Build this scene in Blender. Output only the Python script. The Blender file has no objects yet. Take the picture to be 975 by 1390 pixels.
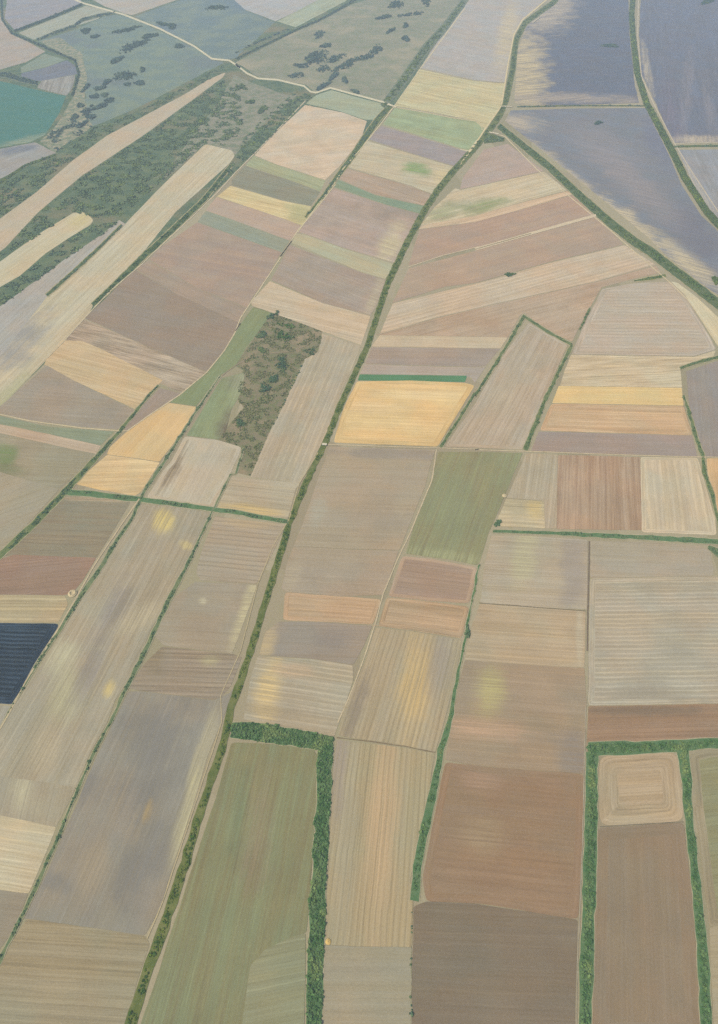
import bpy, bmesh, math, random
import numpy as np
from mathutils import Vector, noise as mnoise

# ------------------------------------------------------------------ scene
SC = bpy.context.scene
COL = SC.collection
random.seed(7)
RNG = np.random.default_rng(11)
CAM_H, PITCH, F_PX = 1000.0, math.radians(46.4), 977.0
CX, CY = 487.5, 695.0
ORIGIN = {'L': 0, 'M': 320, 'R': 645}
ROWS0 = {'1': 0, '2': 320, '3': 640, '4': 960}
ZOOM = 975 / 330.0


def ground_pt(px, py):
    """survey point: the place on the plain seen at photo coordinate px, py from 1000 m"""
    u, v = (px - CX) / F_PX, (CY - py) / F_PX
    c, s = math.cos(PITCH), math.sin(PITCH)
    dz = -s + v * c
    t = -CAM_H / dz
    return (u * t, (c + v * s) * t)


def sheet(text):
    """read a string of survey sheets and points: 'M2 12,30 40,50 R1 ...' -> photo coordinates"""
    out, ox, oy = [], 0, 0
    for tok in text.split():
        if ',' in tok:
            a, b = tok.split(',')
            out.append((ox + float(a) / ZOOM, oy + float(b) / ZOOM))
        else:
            ox, oy = ORIGIN[tok[0]], ROWS0[tok[1]]
    return out


def dist_of(x, y):
    return math.sqrt(x * x + y * y + CAM_H ** 2)


# ------------------------------------------------------------------ colour
def lin(c):
    return np.array([(v / 255 / 12.92) if v / 255 <= .04045 else ((v / 255 + .055) / 1.055) ** 2.4 for v in c])


# light reaching the lens per unit of reflectance, scattered air light, extinction per metre (measured from test renders)
GAIN = np.array([1.013,1.044,1.136])
AIR = np.array([.266,.346,.452])
SIG = np.array([4.43e-5,4.11e-5,3.73e-5])
TEST = None
TRIM = (1.03, 1.03, .985)     # white balance of the survey colours
EXPOSURE = 0.6


def albedo(rgb, d, lo=.012, hi=.62):
    """surface reflectance of a ground that photographs as rgb through d metres of air"""
    if TEST is not None:
        return (TEST, TEST, TEST, 1)
    T = np.exp(-SIG * d)
    a = (lin(rgb) * np.array(TRIM) / 2 ** EXPOSURE - AIR * (1 - math.exp(-6.57e-5 * d))) / (GAIN * T)
    return tuple(np.clip(a, lo, hi)) + (1,)


# ------------------------------------------------------------------ tags
def tag(o, label=None, cat=None, group=None, kind=None):
    if label: o['label'] = label
    if cat: o['category'] = cat
    if group: o['group'] = group
    if kind: o['kind'] = kind
    return o


def link_mesh(name, verts, faces, mat, parent=None, origin=(0, 0, 0), smooth=False, rowpos=None):
    me = bpy.data.meshes.new(name)
    o0 = Vector(origin)
    me.from_pydata([(v[0] - o0.x, v[1] - o0.y, v[2] - o0.z) for v in verts], [], faces)
    if rowpos is not None:
        at = me.attributes.new('rowpos', 'FLOAT_VECTOR', 'POINT')
        at.data.foreach_set('vector', np.array(rowpos, dtype=np.float32).ravel())
    if mat: me.materials.append(mat)
    me.validate(); me.update()
    ob = bpy.data.objects.new(name, me)
    COL.objects.link(ob)
    if parent is not None:
        ob.parent = parent
        ob.location = o0 - parent.location
    else:
        ob.location = o0
    return ob


# ------------------------------------------------------------------ materials
class NT:
    """short hand for building node trees"""
    def __init__(self, name):
        self.m = bpy.data.materials.new(name)
        self.m.use_nodes = True
        self.t = self.m.node_tree
        self.t.nodes.clear()

    def n(self, kind, **kw):
        nd = self.t.nodes.new(kind)
        for k, v in kw.items(): setattr(nd, k, v)
        return nd

    def l(self, a, b): self.t.links.new(a, b)

    def put(self, sock, v):
        if isinstance(v, bpy.types.NodeSocket): self.l(v, sock)
        else: sock.default_value = v

    def math(self, op, a, b=None, c=None):
        nd = self.n('ShaderNodeMath', operation=op)
        self.put(nd.inputs[0], a)
        if b is not None: self.put(nd.inputs[1], b)
        if c is not None: self.put(nd.inputs[2], c)
        return nd.outputs[0]

    def vmath(self, op, a, b=None):
        nd = self.n('ShaderNodeVectorMath', operation=op)
        self.put(nd.inputs[0], a)
        if b is not None: self.put(nd.inputs[1], b)
        return nd.outputs['Value'] if op in ('DOT_PRODUCT', 'LENGTH') else nd.outputs[0]

    def noise(self, vec, scale, detail=2.0, rough=.55):
        nd = self.n('ShaderNodeTexNoise', noise_dimensions='3D')
        self.l(vec, nd.inputs['Vector'])
        nd.inputs['Scale'].default_value = scale
        nd.inputs['Detail'].default_value = detail
        nd.inputs['Roughness'].default_value = rough
        return nd.outputs['Fac']

    def ramp(self, val, a, b, c=0.0, d=1.0):
        nd = self.n('ShaderNodeMapRange', interpolation_type='SMOOTHSTEP')
        self.put(nd.inputs['Value'], val)
        nd.inputs['From Min'].default_value = a
        nd.inputs['From Max'].default_value = b
        nd.inputs['To Min'].default_value = c
        nd.inputs['To Max'].default_value = d
        return nd.outputs['Result']

    def mix(self, fac, a, b):
        nd = self.n('ShaderNodeMix', data_type='RGBA')
        self.put(nd.inputs[0], fac)
        self.put(nd.inputs[6], a)
        self.put(nd.inputs[7], b)
        return nd.outputs[2]

    def scale_col(self, col, f):
        nd = self.n('ShaderNodeVectorMath', operation='SCALE')
        self.put(nd.inputs[0], col if isinstance(col, bpy.types.NodeSocket) else col[:3])
        self.put(nd.inputs['Scale'], f)
        return nd.outputs[0]

    def done(self, col, trans=None):
        out = self.n('ShaderNodeOutputMaterial')
        d = self.n('ShaderNodeBsdfDiffuse')
        self.put(d.inputs['Color'], col)
        self.l(d.outputs[0], out.inputs['Surface'])
        return self.m


def soil_material(name, d, rgb, seed, st=.1, tr=None, c2=None, bl=.06, gr=.05, sw=9.0, patches=(), along=220.0):
    """field surface: long streaks along the rows, broken tramlines, blotches of soil, crop patches"""
    t = NT(name)
    rp = t.n('ShaderNodeAttribute', attribute_name='rowpos').outputs['Vector']
    geo = t.n('ShaderNodeNewGeometry').outputs['Position']
    off = (seed * 37.1 % 500, seed * 91.7 % 700, seed * 3.3 % 90)
    k = max(1.0, d / 1700.0)
    sx = t.n('ShaderNodeVectorMath', operation='MULTIPLY_ADD')
    t.l(rp, sx.inputs[0])
    sx.inputs[1].default_value = (1 / (along * 2.2), 1 / (sw * .62 * k), 0)
    sx.inputs[2].default_value = off
    streak = t.noise(sx.outputs[0], 1.0, 4.0, .68)
    kf = max(.9, d / 1150.0)
    sx3 = t.n('ShaderNodeVectorMath', operation='MULTIPLY_ADD')
    t.l(rp, sx3.inputs[0])
    sx3.inputs[1].default_value = (1 / (along * .75), 1 / (2.6 * kf), 0)
    sx3.inputs[2].default_value = (off[2], off[0], off[1])
    fine = t.noise(sx3.outputs[0], 1.0, 2.0, .6)
    sx4 = t.n('ShaderNodeVectorMath', operation='MULTIPLY_ADD')
    t.l(rp, sx4.inputs[0])
    sx4.inputs[1].default_value = (1 / (3.2 * kf), 1 / (1.5 * kf), 0)
    sx4.inputs[2].default_value = off
    speck = t.noise(sx4.outputs[0], 1.0, 2.0, .7)
    sx2 = t.n('ShaderNodeVectorMath', operation='MULTIPLY_ADD')
    t.l(rp, sx2.inputs[0])
    sx2.inputs[1].default_value = (1 / (along * 2.0), 1 / (sw * 3.2 * k), 0)
    sx2.inputs[2].default_value = (off[1], off[2], off[0])
    broad = t.noise(sx2.outputs[0], 1.0, 2.0, .5)
    po = t.vmath('ADD', geo, off)
    blotch = t.noise(po, 1 / 70.0, 3.0, .6)
    grain = t.noise(po, 1 / (3.2 * k), 2.0, .7)
    f = t.math('MULTIPLY_ADD', t.math('SUBTRACT', streak, .5), st * 4.2, 1.0)
    f = t.math('MULTIPLY_ADD', t.math('SUBTRACT', fine, .5), .12 + st * 4.4, f)
    f = t.math('MULTIPLY_ADD', t.math('SUBTRACT', speck, .5), gr * 7.0, f)
    f = t.math('MULTIPLY_ADD', t.math('SUBTRACT', broad, .5), st * 3.2, f)
    f = t.math('MULTIPLY_ADD', t.math('SUBTRACT', blotch, .5), bl * 5.2, f)
    f = t.math('MULTIPLY_ADD', t.math('SUBTRACT', grain, .5), gr * 3.0, f)
    base = albedo(rgb, d)
    if c2:
        col = t.mix(t.math('MULTIPLY', t.ramp(t.math('ADD', t.math('ADD', t.math('MULTIPLY', streak, .4), t.math('MULTIPLY', broad, .3)), t.math('MULTIPLY', fine, .3)), .42, .58), c2[1]), base, albedo(c2[0], d))
    else:
        col = base
    if tr is None:
        tr = ((11 + seed * 7 % 13) * max(1, d / 1250), 1.5 * max(1, d / 1250), (.05 + st * .45) * (1 if seed % 3 else -1))
    if isinstance(tr, tuple):
        P, w, amp = tr
        sep = t.n('ShaderNodeSeparateXYZ'); t.l(rp, sep.inputs[0])
        wob = t.math('MULTIPLY_ADD', t.math('SUBTRACT', blotch, .5), P * .8, sep.outputs[1])
        pp = t.math('PINGPONG', wob, P / 2)
        line = t.ramp(pp, w * .25, w, 1.0, 0.0)
        gate = t.ramp(t.math('ADD', t.math('MULTIPLY', blotch, .6), t.math('MULTIPLY', streak, .4)), .38, .58, .2, 1.0)
        f = t.math('MULTIPLY_ADD', t.math('MULTIPLY', line, gate), amp, f)
    tint = t.noise(t.vmath('ADD', geo, (off[2], off[0], 7)), 1 / 130.0, 3.0, .6)
    warm = t.n('ShaderNodeVectorMath', operation='MULTIPLY'); t.put(warm.inputs[0], col if isinstance(col, bpy.types.NodeSocket) else col[:3]); warm.inputs[1].default_value = (1.035, .99, .95)
    cool = t.n('ShaderNodeVectorMath', operation='MULTIPLY'); t.put(cool.inputs[0], col if isinstance(col, bpy.types.NodeSocket) else col[:3]); cool.inputs[1].default_value = (.97, 1.01, 1.025)
    col = t.mix(t.ramp(tint, .38, .62), cool.outputs[0], warm.outputs[0])
    band = t.n('ShaderNodeVectorMath', operation='MULTIPLY'); t.l(col, band.inputs[0]); band.inputs[1].default_value = (1.025, 1.01, .955)
    band2 = t.n('ShaderNodeVectorMath', operation='MULTIPLY'); t.l(col, band2.inputs[0]); band2.inputs[1].default_value = (.975, .995, 1.015)
    col = t.mix(t.ramp(t.math('ADD', t.math('MULTIPLY', broad, .6), t.math('MULTIPLY', fine, .4)), .42, .58), band.outputs[0], band2.outputs[0])
    for (c, A, B, rgb2, amt, comb) in patches:
        q = t.vmath('SUBTRACT', geo, (c[0], c[1], 0))
        u = t.vmath('DOT_PRODUCT', q, (A[0], A[1], 0))
        v = t.vmath('DOT_PRODUCT', q, (B[0], B[1], 0))
        r = t.math('SQRT', t.math('ADD', t.math('MULTIPLY', u, u), t.math('MULTIPLY', v, v)))
        r = t.math('MULTIPLY_ADD', t.math('SUBTRACT', streak, .5), comb * 2.0, r)
        r = t.math('MULTIPLY_ADD', t.math('SUBTRACT', blotch, .5), 1.7, r)
        pw = t.math('MULTIPLY', t.ramp(r, .25, 1.25, amt, 0.0), t.ramp(t.math('ADD', t.math('MULTIPLY', streak, .5), t.math('MULTIPLY', fine, .5)), .42, .55, .5, 1.0))
        col = t.mix(pw, col, albedo(rgb2, d))
    return t.done(t.scale_col(col, f))


def grass_material(name, d, rgb, rgb2, scale=18.0, amt=.8, fine=.12, rgb3=None):
    t = NT(name)
    geo = t.n('ShaderNodeNewGeometry').outputs['Position']
    a = t.noise(geo, 1 / scale, 4.0, .62)
    b = t.noise(t.vmath('ADD', geo, (311, 57, 20)), 1 / (scale * 4.2), 3.0, .6)
    g = t.noise(t.vmath('ADD', geo, (31, 557, 20)), 1 / 3.5, 2.0, .7)
    col = t.mix(t.math('MULTIPLY', t.ramp(a, .40, .62), amt), albedo(rgb, d), albedo(rgb2, d))
    if rgb3:
        col = t.mix(t.ramp(b, .48, .68), col, albedo(rgb3, d))
    f = t.math('MULTIPLY_ADD', t.math('SUBTRACT', b, .5), .3, 1.0)
    f = t.math('MULTIPLY_ADD', t.math('SUBTRACT', g, .5), fine * 3, f)
    return t.done(t.scale_col(col, f))


def foliage_material(name, d, rgb, rgb2, rgb3):
    """leaf clumps: each clump its own tint, whole bushes lighter or yellower"""
    t = NT(name)
    g = t.n('ShaderNodeNewGeometry')
    geo = g.outputs['Position']
    b = t.noise(geo, 1 / 9.0, 2.0, .6)
    b2 = t.noise(t.vmath('ADD', geo, (77, 13, 5)), 1 / 38.0, 2.0, .6)
    r = g.outputs['Random Per Island']
    col = t.mix(t.ramp(b, .4, .6), albedo(rgb, d), albedo(rgb2, d))
    col = t.mix(t.math('MULTIPLY', t.ramp(b2, .5, .66), .7), col, albedo(rgb3, d))
    return t.done(t.scale_col(col, t.math('MULTIPLY_ADD', r, .6, .9)))


# ------------------------------------------------------------------ polygons
def area2(p):
    return sum(p[i][0] * p[(i + 1) % len(p)][1] - p[(i + 1) % len(p)][0] * p[i][1] for i in range(len(p)))


def ccw(p):
    return list(p) if area2(p) > 0 else list(reversed(p))


def clean(p, eps=.8):
    out = []
    for q in p:
        if not out or math.hypot(q[0] - out[-1][0], q[1] - out[-1][1]) > eps: out.append(q)
    if math.hypot(out[0][0] - out[-1][0], out[0][1] - out[-1][1]) <= eps: out.pop()
    return out


def inset(p, w):
    """move every edge of a counter-clockwise polygon inwards by w"""
    n, out = len(p), []
    for i in range(n):
        a, b, c = p[i - 1], p[i], p[(i + 1) % n]
        e1 = Vector((b[0] - a[0], b[1] - a[1])).normalized()
        e2 = Vector((c[0] - b[0], c[1] - b[1])).normalized()
        n1, n2 = Vector((-e1.y, e1.x)), Vector((-e2.y, e2.x))
        m = n1 + n2
        if m.length < 1e-4: m = n1.copy()
        m.normalize()
        s = w / max(.45, m.dot(n1))
        out.append((b[0] + m.x * s, b[1] + m.y * s))
    return out


def round_corners(p, r):
    n, out = len(p), []
    for i in range(n):
        a, b, c = Vector(p[i - 1]), Vector(p[i]), Vector(p[(i + 1) % n])
        e1, e2 = (a - b), (c - b)
        ang = e1.angle(e2) if e1.length > 0 and e2.length > 0 else math.pi
        if ang > math.radians(162): out.append(tuple(b)); continue
        rr = min(r, e1.length * .3, e2.length * .3)
        p0, p2 = b + e1.normalized() * rr, b + e2.normalized() * rr
        for t in (0, .5, 1):
            q = p0 * (1 - t) ** 2 + b * 2 * t * (1 - t) + p2 * t * t
            out.append((q.x, q.y))
    return out


def wander(p, step, amp):
    """subdivide the outline and let it wander a little, the same way for both neighbours"""
    out, n = [], len(p)
    for i in range(n):
        a, b = p[i], p[(i + 1) % n]
        L = math.hypot(b[0] - a[0], b[1] - a[1])
        k = max(1, int(L / step))
        for j in range(k):
            out.append((a[0] + (b[0] - a[0]) * j / k, a[1] + (b[1] - a[1]) * j / k))
    res = []
    for x, y in out:
        v1 = mnoise.noise(Vector((x / 55, y / 55, 1.7))), mnoise.noise(Vector((x / 55, y / 55, 9.2)))
        v2 = mnoise.noise(Vector((x / 17, y / 17, 4.7))), mnoise.noise(Vector((x / 17, y / 17, 6.2)))
        res.append((x + amp * (v1[0] + .5 * v2[0]), y + amp * (v1[1] + .5 * v2[1])))
    return res


def divide_pair(p, q, step, smooth, amp):
    """divide an outline and its inset alike, soften the corners of the outer one"""
    a, b, n = [], [], len(p)
    for i in range(n):
        j = (i + 1) % n
        k = max(1, int(math.hypot(p[j][0] - p[i][0], p[j][1] - p[i][1]) / step))
        for s in range(k):
            t = s / k
            a.append((p[i][0] * (1 - t) + p[j][0] * t, p[i][1] * (1 - t) + p[j][1] * t))
            b.append((q[i][0] * (1 - t) + q[j][0] * t, q[i][1] * (1 - t) + q[j][1] * t))
    A, B = np.array(a), np.array(b)
    for _ in range(smooth):
        A = A * .5 + (np.roll(A, 1, 0) + np.roll(A, -1, 0)) * .25
    for _ in range(smooth // 2):
        B = B * .5 + (np.roll(B, 1, 0) + np.roll(B, -1, 0)) * .25

    def jig(x, y):
        v = mnoise.noise(Vector((x / 25, y / 25, 1.7))), mnoise.noise(Vector((x / 25, y / 25, 9.2)))
        return (x + amp * v[0], y + amp * v[1])
    return [jig(*v) for v in A], [jig(*v) for v in B]


N_LAYER = [0]


def row_dir(px, rows):
    cx, cy = sum(p[0] for p in px) / len(px), sum(p[1] for p in px) / len(px)
    if isinstance(rows, tuple):
        v = rows
    else:
        sx = sy = 0.0
        for i in range(len(px)):
            a, b = px[i], px[(i + 1) % len(px)]
            dx, dy = b[0] - a[0], b[1] - a[1]
            if rows == 'h' and abs(dx) > abs(dy) * .9:
                s = 1 if dx > 0 else -1; sx += dx * s; sy += dy * s
            if rows == 'v' and abs(dy) >= abs(dx) * .62:
                s = 1 if dy > 0 else -1; sx += dx * s; sy += dy * s
        v = (sx, sy) if abs(sx) + abs(sy) > 1 else ((1, 0) if rows == 'h' else (0, 1))
    L = math.hypot(*v); k = 4 / L
    a, b = ground_pt(cx - v[0] * k, cy - v[1] * k), ground_pt(cx + v[0] * k, cy + v[1] * k)
    e = Vector((b[0] - a[0], b[1] - a[1])).normalized()
    return e


def make_patches(spec):
    res = []
    for (where, rx, ry, rot, rgb, amt, comb) in spec:
        (px, py), = sheet(where)
        a = math.radians(rot)
        ex, ey = (rx * math.cos(a), rx * math.sin(a)), (-ry * math.sin(a), ry * math.cos(a))
        c = ground_pt(px, py)
        g1 = ground_pt(px + ex[0] * .5, py + ex[1] * .5); g2 = ground_pt(px - ex[0] * .5, py - ex[1] * .5)
        h1 = ground_pt(px + ey[0] * .5, py + ey[1] * .5); h2 = ground_pt(px - ey[0] * .5, py - ey[1] * .5)
        M = np.array([[g1[0] - g2[0], h1[0] - h2[0]], [g1[1] - g2[1], h1[1] - h2[1]]])
        I = np.linalg.inv(M)
        res.append((c, tuple(I[0] / 1.2), tuple(I[1] / 1.2), (rgb[0] + 4, rgb[1] - 1, rgb[2] + 5) if rgb[0] > 185 and rgb[2] < 152 else rgb, min(1.0, amt * 1.3), comb))
    return res


FIELD_GROUP = 'farm fields of the patchwork plain'


def F(name, label, where, rgb, rows='h', hl=0, hlrgb=None, gap=None, patches=(), rnd=2.5, tr=None, cat='field', **kw):
    px = sheet(where)
    g = ccw(clean([ground_pt(*p) for p in px]))
    cx, cy = sum(p[0] for p in g) / len(g), sum(p[1] for p in g) / len(g)
    d = dist_of(cx, cy)
    N_LAYER[0] += 1
    z = .10 + .003 * N_LAYER[0]
    seed = N_LAYER[0]
    if gap is None: gap = -.0007 * d
    g = inset(g, gap)
    ring = None
    if hl:
        ring = inset(g, hl)
        if area2(ring) < area2(g) * .25: ring = None
    stp, amp = 14 * max(1, d / 1500), .9 * max(1, d / 1800)
    if ring is None:
        g = wander(round_corners(g, rnd), stp, amp)
    else:
        g, ring = divide_pair(g, ring, 6.0, 6 if rnd > 9 else 1, amp)
    e = row_dir(px, rows)
    f = Vector((-e.y, e.x))

    def rp(q): return (q[0] * e.x + q[1] * e.y, q[0] * f.x + q[1] * f.y, 0)

    mat = soil_material(name + '_soil', d, rgb, seed, patches=make_patches(patches), tr=tr, **kw)
    org = (cx, cy, 0)
    n = len(g)
    inner = ring if ring is not None else g
    m = len(inner)
    verts = [(x, y, z) for x, y in inner] + [(x, y, .02) for x, y in inner]
    faces = [list(range(m))] + [[i, m + i, m + (i + 1) % m, (i + 1) % m] for i in range(m)]
    ob = link_mesh(name, verts, faces, mat, None, org, rowpos=[rp(q) for q in inner] * 2)
    tag(ob, label, cat, FIELD_GROUP, 'thing')
    if ring is not None:
        kk = dict(kw); kk['st'] = kw.get('st', .1) * 1.3; kk['along'] = 120.0; kk['sw'] = 5.0
        hm = soil_material('headland_soil', d, hlrgb or rgb, seed + 200, tr=(tr[0] * .6, tr[1], tr[2]) if tr else None, **kk)
        zz = z - .0015
        v2 = [(x, y, zz) for x, y in g] + [(x, y, zz) for x, y in ring] + [(x, y, .02) for x, y in g]
        fc, s, rpos, rin = [], 0.0, [], []
        for i in range(n):
            rpos.append((s, 0, 0)); rin.append((s, hl, 0))
            s += math.hypot(g[(i + 1) % n][0] - g[i][0], g[(i + 1) % n][1] - g[i][1])
        for i in range(n):
            j = (i + 1) % n
            fc.append([i, j, n + j, n + i]); fc.append([i, 2 * n + i, 2 * n + j, j])
        link_mesh('headland', v2, fc, hm, ob, org, rowpos=rpos + rin + rpos)
    return ob


def band_px(text, width):
    """outline of a strip along a line of survey points; width in photo pixels (number or (start, end) or list)"""
    p = sheet(text)
    n = len(p)
    ws = list(width) if isinstance(width, (list, tuple)) else [width, width]
    L, R = [], []
    tot = [0]
    for i in range(1, n): tot.append(tot[-1] + math.hypot(p[i][0] - p[i - 1][0], p[i][1] - p[i - 1][1]))
    for i in range(n):
        a, b = p[max(0, i - 1)], p[min(n - 1, i + 1)]
        t = Vector((b[0] - a[0], b[1] - a[1])).normalized()
        f = tot[i] / tot[-1] * (len(ws) - 1)
        k = min(int(f), len(ws) - 2)
        w = (ws[k] + (ws[k + 1] - ws[k]) * (f - k)) / 2
        L.append((p[i][0] - t.y * w, p[i][1] + t.x * w)); R.append((p[i][0] + t.y * w, p[i][1] - t.x * w))
    return L, R


def strip_ground(text, width, wob=.8):
    """left and right edges of a strip on the ground, finely divided"""
    L, R = band_px(text, width)
    gl, gr = [ground_pt(*q) for q in L], [ground_pt(*q) for q in R]
    ol, orr = [], []
    for i in range(len(gl) - 1):
        ln = math.hypot(gl[i + 1][0] - gl[i][0], gl[i + 1][1] - gl[i][1])
        k = max(1, int(ln / 12))
        for j in range(k):
            t = j / k
            ol.append((gl[i][0] * (1 - t) + gl[i + 1][0] * t, gl[i][1] * (1 - t) + gl[i + 1][1] * t))
            orr.append((gr[i][0] * (1 - t) + gr[i + 1][0] * t, gr[i][1] * (1 - t) + gr[i + 1][1] * t))
    ol.append(gl[-1]); orr.append(gr[-1])

    def jig(q, s):
        a = mnoise.noise(Vector((q[0] / 13, q[1] / 13, s))); b = mnoise.noise(Vector((q[0] / 13, q[1] / 13, s + 5)))
        return (q[0] + a * wob * 2, q[1] + b * wob * 2)
    return [jig(q, 1.1) for q in ol], [jig(q, 7.7) for q in orr]


def strip_mesh(name, L, R, z, mat, parent=None, origin=(0, 0, 0)):
    n = len(L)
    v = [(x, y, z) for x, y in L] + [(x, y, z) for x, y in R]
    f = [[i, n + i, n + i + 1, i + 1] for i in range(n - 1)]
    ob = link_mesh(name, v, f, mat, parent, origin)
    return ob


def tri_sample(poly, count):
    """random points spread evenly over a polygon"""
    from mathutils.geometry import tessellate_polygon
    tris = tessellate_polygon([[Vector((x, y, 0)) for x, y in poly]])
    P = np.array(poly)
    T = np.array([[P[a], P[b], P[c]] for a, b, c in tris])
    ar = .5 * np.abs((T[:, 1, 0] - T[:, 0, 0]) * (T[:, 2, 1] - T[:, 0, 1]) - (T[:, 2, 0] - T[:, 0, 0]) * (T[:, 1, 1] - T[:, 0, 1]))
    if ar.sum() <= 0: return np.zeros((0, 2)), 0
    if count is None: return None, ar.sum()
    idx = RNG.choice(len(T), size=count, p=ar / ar.sum())
    r1, r2 = np.sqrt(RNG.random(count)), RNG.random(count)
    return T[idx, 0] * (1 - r1)[:, None] + T[idx, 1] * (r1 * (1 - r2))[:, None] + T[idx, 2] * (r1 * r2)[:, None], ar.sum()


def leaf_cloud(name, centres, radii, heights, mat, parent, origin, per=20):
    """bushes as clouds of leaf clumps (small bent faces) filling a dome each"""
    n = len(centres) * per
    c = np.repeat(centres, per, axis=0); r = np.repeat(radii, per); h = np.repeat(heights, per)
    th = RNG.random(n) * 2 * np.pi
    zz = RNG.random(n) ** .75
    rad = np.sqrt(np.clip(1 - zz ** 2, 0, 1)) * (.45 + .6 * RNG.random(n))
    pos = np.stack([c[:, 0] + np.cos(th) * rad * r, c[:, 1] + np.sin(th) * rad * r, .3 + zz * h * (.75 + .35 * RNG.random(n))], 1)
    nrm = np.stack([np.cos(th) * rad, np.sin(th) * rad, zz + .25], 1) + RNG.normal(0, .38, (n, 3))
    nrm /= np.linalg.norm(nrm, axis=1)[:, None]
    a = np.cross(nrm, RNG.normal(0, 1, (n, 3))); a /= np.linalg.norm(a, axis=1)[:, None] + 1e-9
    b = np.cross(nrm, a)
    s = (r * (.3 + .28 * RNG.random(n)))[:, None]
    off = np.array(origin)
    q = np.stack([pos - a * s - b * s * .7, pos + a * s - b * s * .5, pos + a * s * .8 + b * s, pos - a * s * .6 + b * s * .8], 1) - off
    # a second, crossing leaf spray makes every clump bulky
    me = bpy.data.meshes.new(name)
    me.vertices.add(n * 4); me.loops.add(n * 4); me.polygons.add(n)
    me.vertices.foreach_set('co', q.astype(np.float32).ravel())
    me.loops.foreach_set('vertex_index', np.arange(n * 4, dtype=np.int32))
    me.polygons.foreach_set('loop_start', np.arange(0, n * 4, 4, dtype=np.int32))
    me.polygons.foreach_set('loop_total', np.full(n, 4, dtype=np.int32))
    me.materials.append(mat)
    me.update(calc_edges=True)
    ob = bpy.data.objects.new(name, me)
    COL.objects.link(ob)
    if parent is not None:
        ob.parent = parent; ob.location = Vector(origin) - parent.location
    else:
        ob.location = origin
    return ob


def scatter(poly, size, cover, seed=0, clump=0):
    _, A = tri_sample(poly, None)
    cnt = max(3, int(A * cover / (size * size * 1.1)))
    pts, _ = tri_sample(poly, cnt)
    if clump:
        keep = np.array([mnoise.noise(Vector((x / clump, y / clump, 3.1 + seed))) for x, y in pts]) > -.02
        if keep.sum() > 3: pts = pts[keep]
    return pts


MATCACHE = {}


def leaf_mat(d, tone):
    k = (round(d / 600), tone)
    if k not in MATCACHE:
        dd = max(1000, k[0] * 600)
        MATCACHE[k] = foliage_material('leaves_' + tone, dd, *TONES[tone])
    return MATCACHE[k]


def verge_mat(d, tone):
    k = (round(d / 600), 'v' + tone)
    if k not in MATCACHE:
        dd = max(1000, k[0] * 600)
        MATCACHE[k] = grass_material('verge_' + tone, dd, *VERGES[tone], scale=9.0 * max(1, dd / 1500))
    return MATCACHE[k]

# ------------------------------------------------------------------ fields
PALE, STRAW, DARKSOIL = (206, 194, 170), (209, 189, 149), (140, 138, 140)

# --- north west: beyond the scrub
F('ploughed_field', 'mauve ploughed field beside the dark curved tree line at the top left corner', 'L1 35,-25 310,-25 330,16 200,68 62,122 22,72', (165, 168, 180), 'h', st=.05)
F('grass_field', 'pale green field between the dark hedge bar and the scrubby pasture', 'L1 78,132 345,24 440,42 390,76 200,138 135,158', (175, 180, 175), (1, -.35), st=.08)
F('ploughed_field', 'tan ploughed field on the outer side of the curved tree line', 'L1 -90,20 0,68 48,132 180,207 100,250 0,278 -90,300', (182, 176, 174), (1, -.3), st=.06)
F('fallow_field', 'small olive wedge of fallow just above the purple grey plot', 'L1 85,272 180,217 262,240 180,270 90,290', (150, 163, 158), (1, -.3), st=.08)
F('ploughed_field', 'purple grey plot between the olive wedge and the teal field', 'L1 90,294 180,273 268,243 310,270 308,296 160,325 80,325', (138, 146, 162), (1, -.2), st=.06)
F('rough_field', 'small rough plot with beige and dark stripes beside the teal field', 'L1 155,345 170,325 300,300 290,350 265,382 152,352', (162, 164, 166), (.35, -1), st=.25, sw=7)
F('crop_field', 'teal green crop field with a rounded end, the only one of its colour', 'L1 -90,300 0,326 150,362 262,386 235,455 180,540 120,570 0,590 -90,606', (108, 146, 146), (1, .12), st=.03, bl=.03, patches=[('L1 150,560', 60, 6, -12, (156, 168, 156), .8, .4)])
F('ploughed_field', 'grey tan ploughed field under the rounded end of the teal field', 'L1 -90,640 0,598 140,572 222,614 0,716 -90,758', (168, 168, 170), (1, -.4), st=.07, patches=[('L1 60,600', 30, 5, -8, (136, 144, 158), .8, .5)])
F('stubble_field', 'very long pale curving strip field running through the scrub and tapering to a point', 'L1 905,290 890,312 765,405 560,552 330,702 150,852 20,992 -90,1080 -90,935 0,880 150,770 300,640 430,545 600,455 740,380 840,318', (197, 185, 170), (-1, .75), st=.035, bl=.04, rnd=20)
F('stubble_field', 'pale strip with a rounded straw coloured tip lying alone in the scrub', 'L1 295,855 325,850 355,862 372,884 360,902 L2 275,8 180,72 80,160 0,205 -90,255 -90,150 0,106 150,-2', (203, 192, 170), (-1, .68), st=.06, hl=0, patches=[('L1 330,872', 22, 11, -35, (206, 194, 154), .9, .5)], rnd=25)
F('stubble_field', 'broad pale striped stubble field with a rounded top end beside the slim hedge strip', 'L1 825,580 925,604 938,624 920,652 700,850 560,1030 L2 570,72 480,172 378,262 345,325 195,482 0,684 -90,772 -90,560 0,486 195,240 445,10 L1 500,906 640,760', (202, 191, 170), (-1, .98), st=.09, tr=(22, 3, -.1), rnd=14, gap=-4, patches=[('L2 60,430', 60, 22, -45, (168, 166, 163), .8, .6), ('L2 30,640', 40, 12, -45, (183, 181, 151), .7, .5)])
F('stubble_field', 'narrow blue grey strip on the scrub side of the slim hedge strip', 'L1 478,890 495,900 435,962 L2 400,40 300,134 185,236 0,470 -90,555 -90,335 0,292 150,185 280,88 420,-6', (180, 176, 172), (-1, .95), st=.07, gap=-7)

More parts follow.
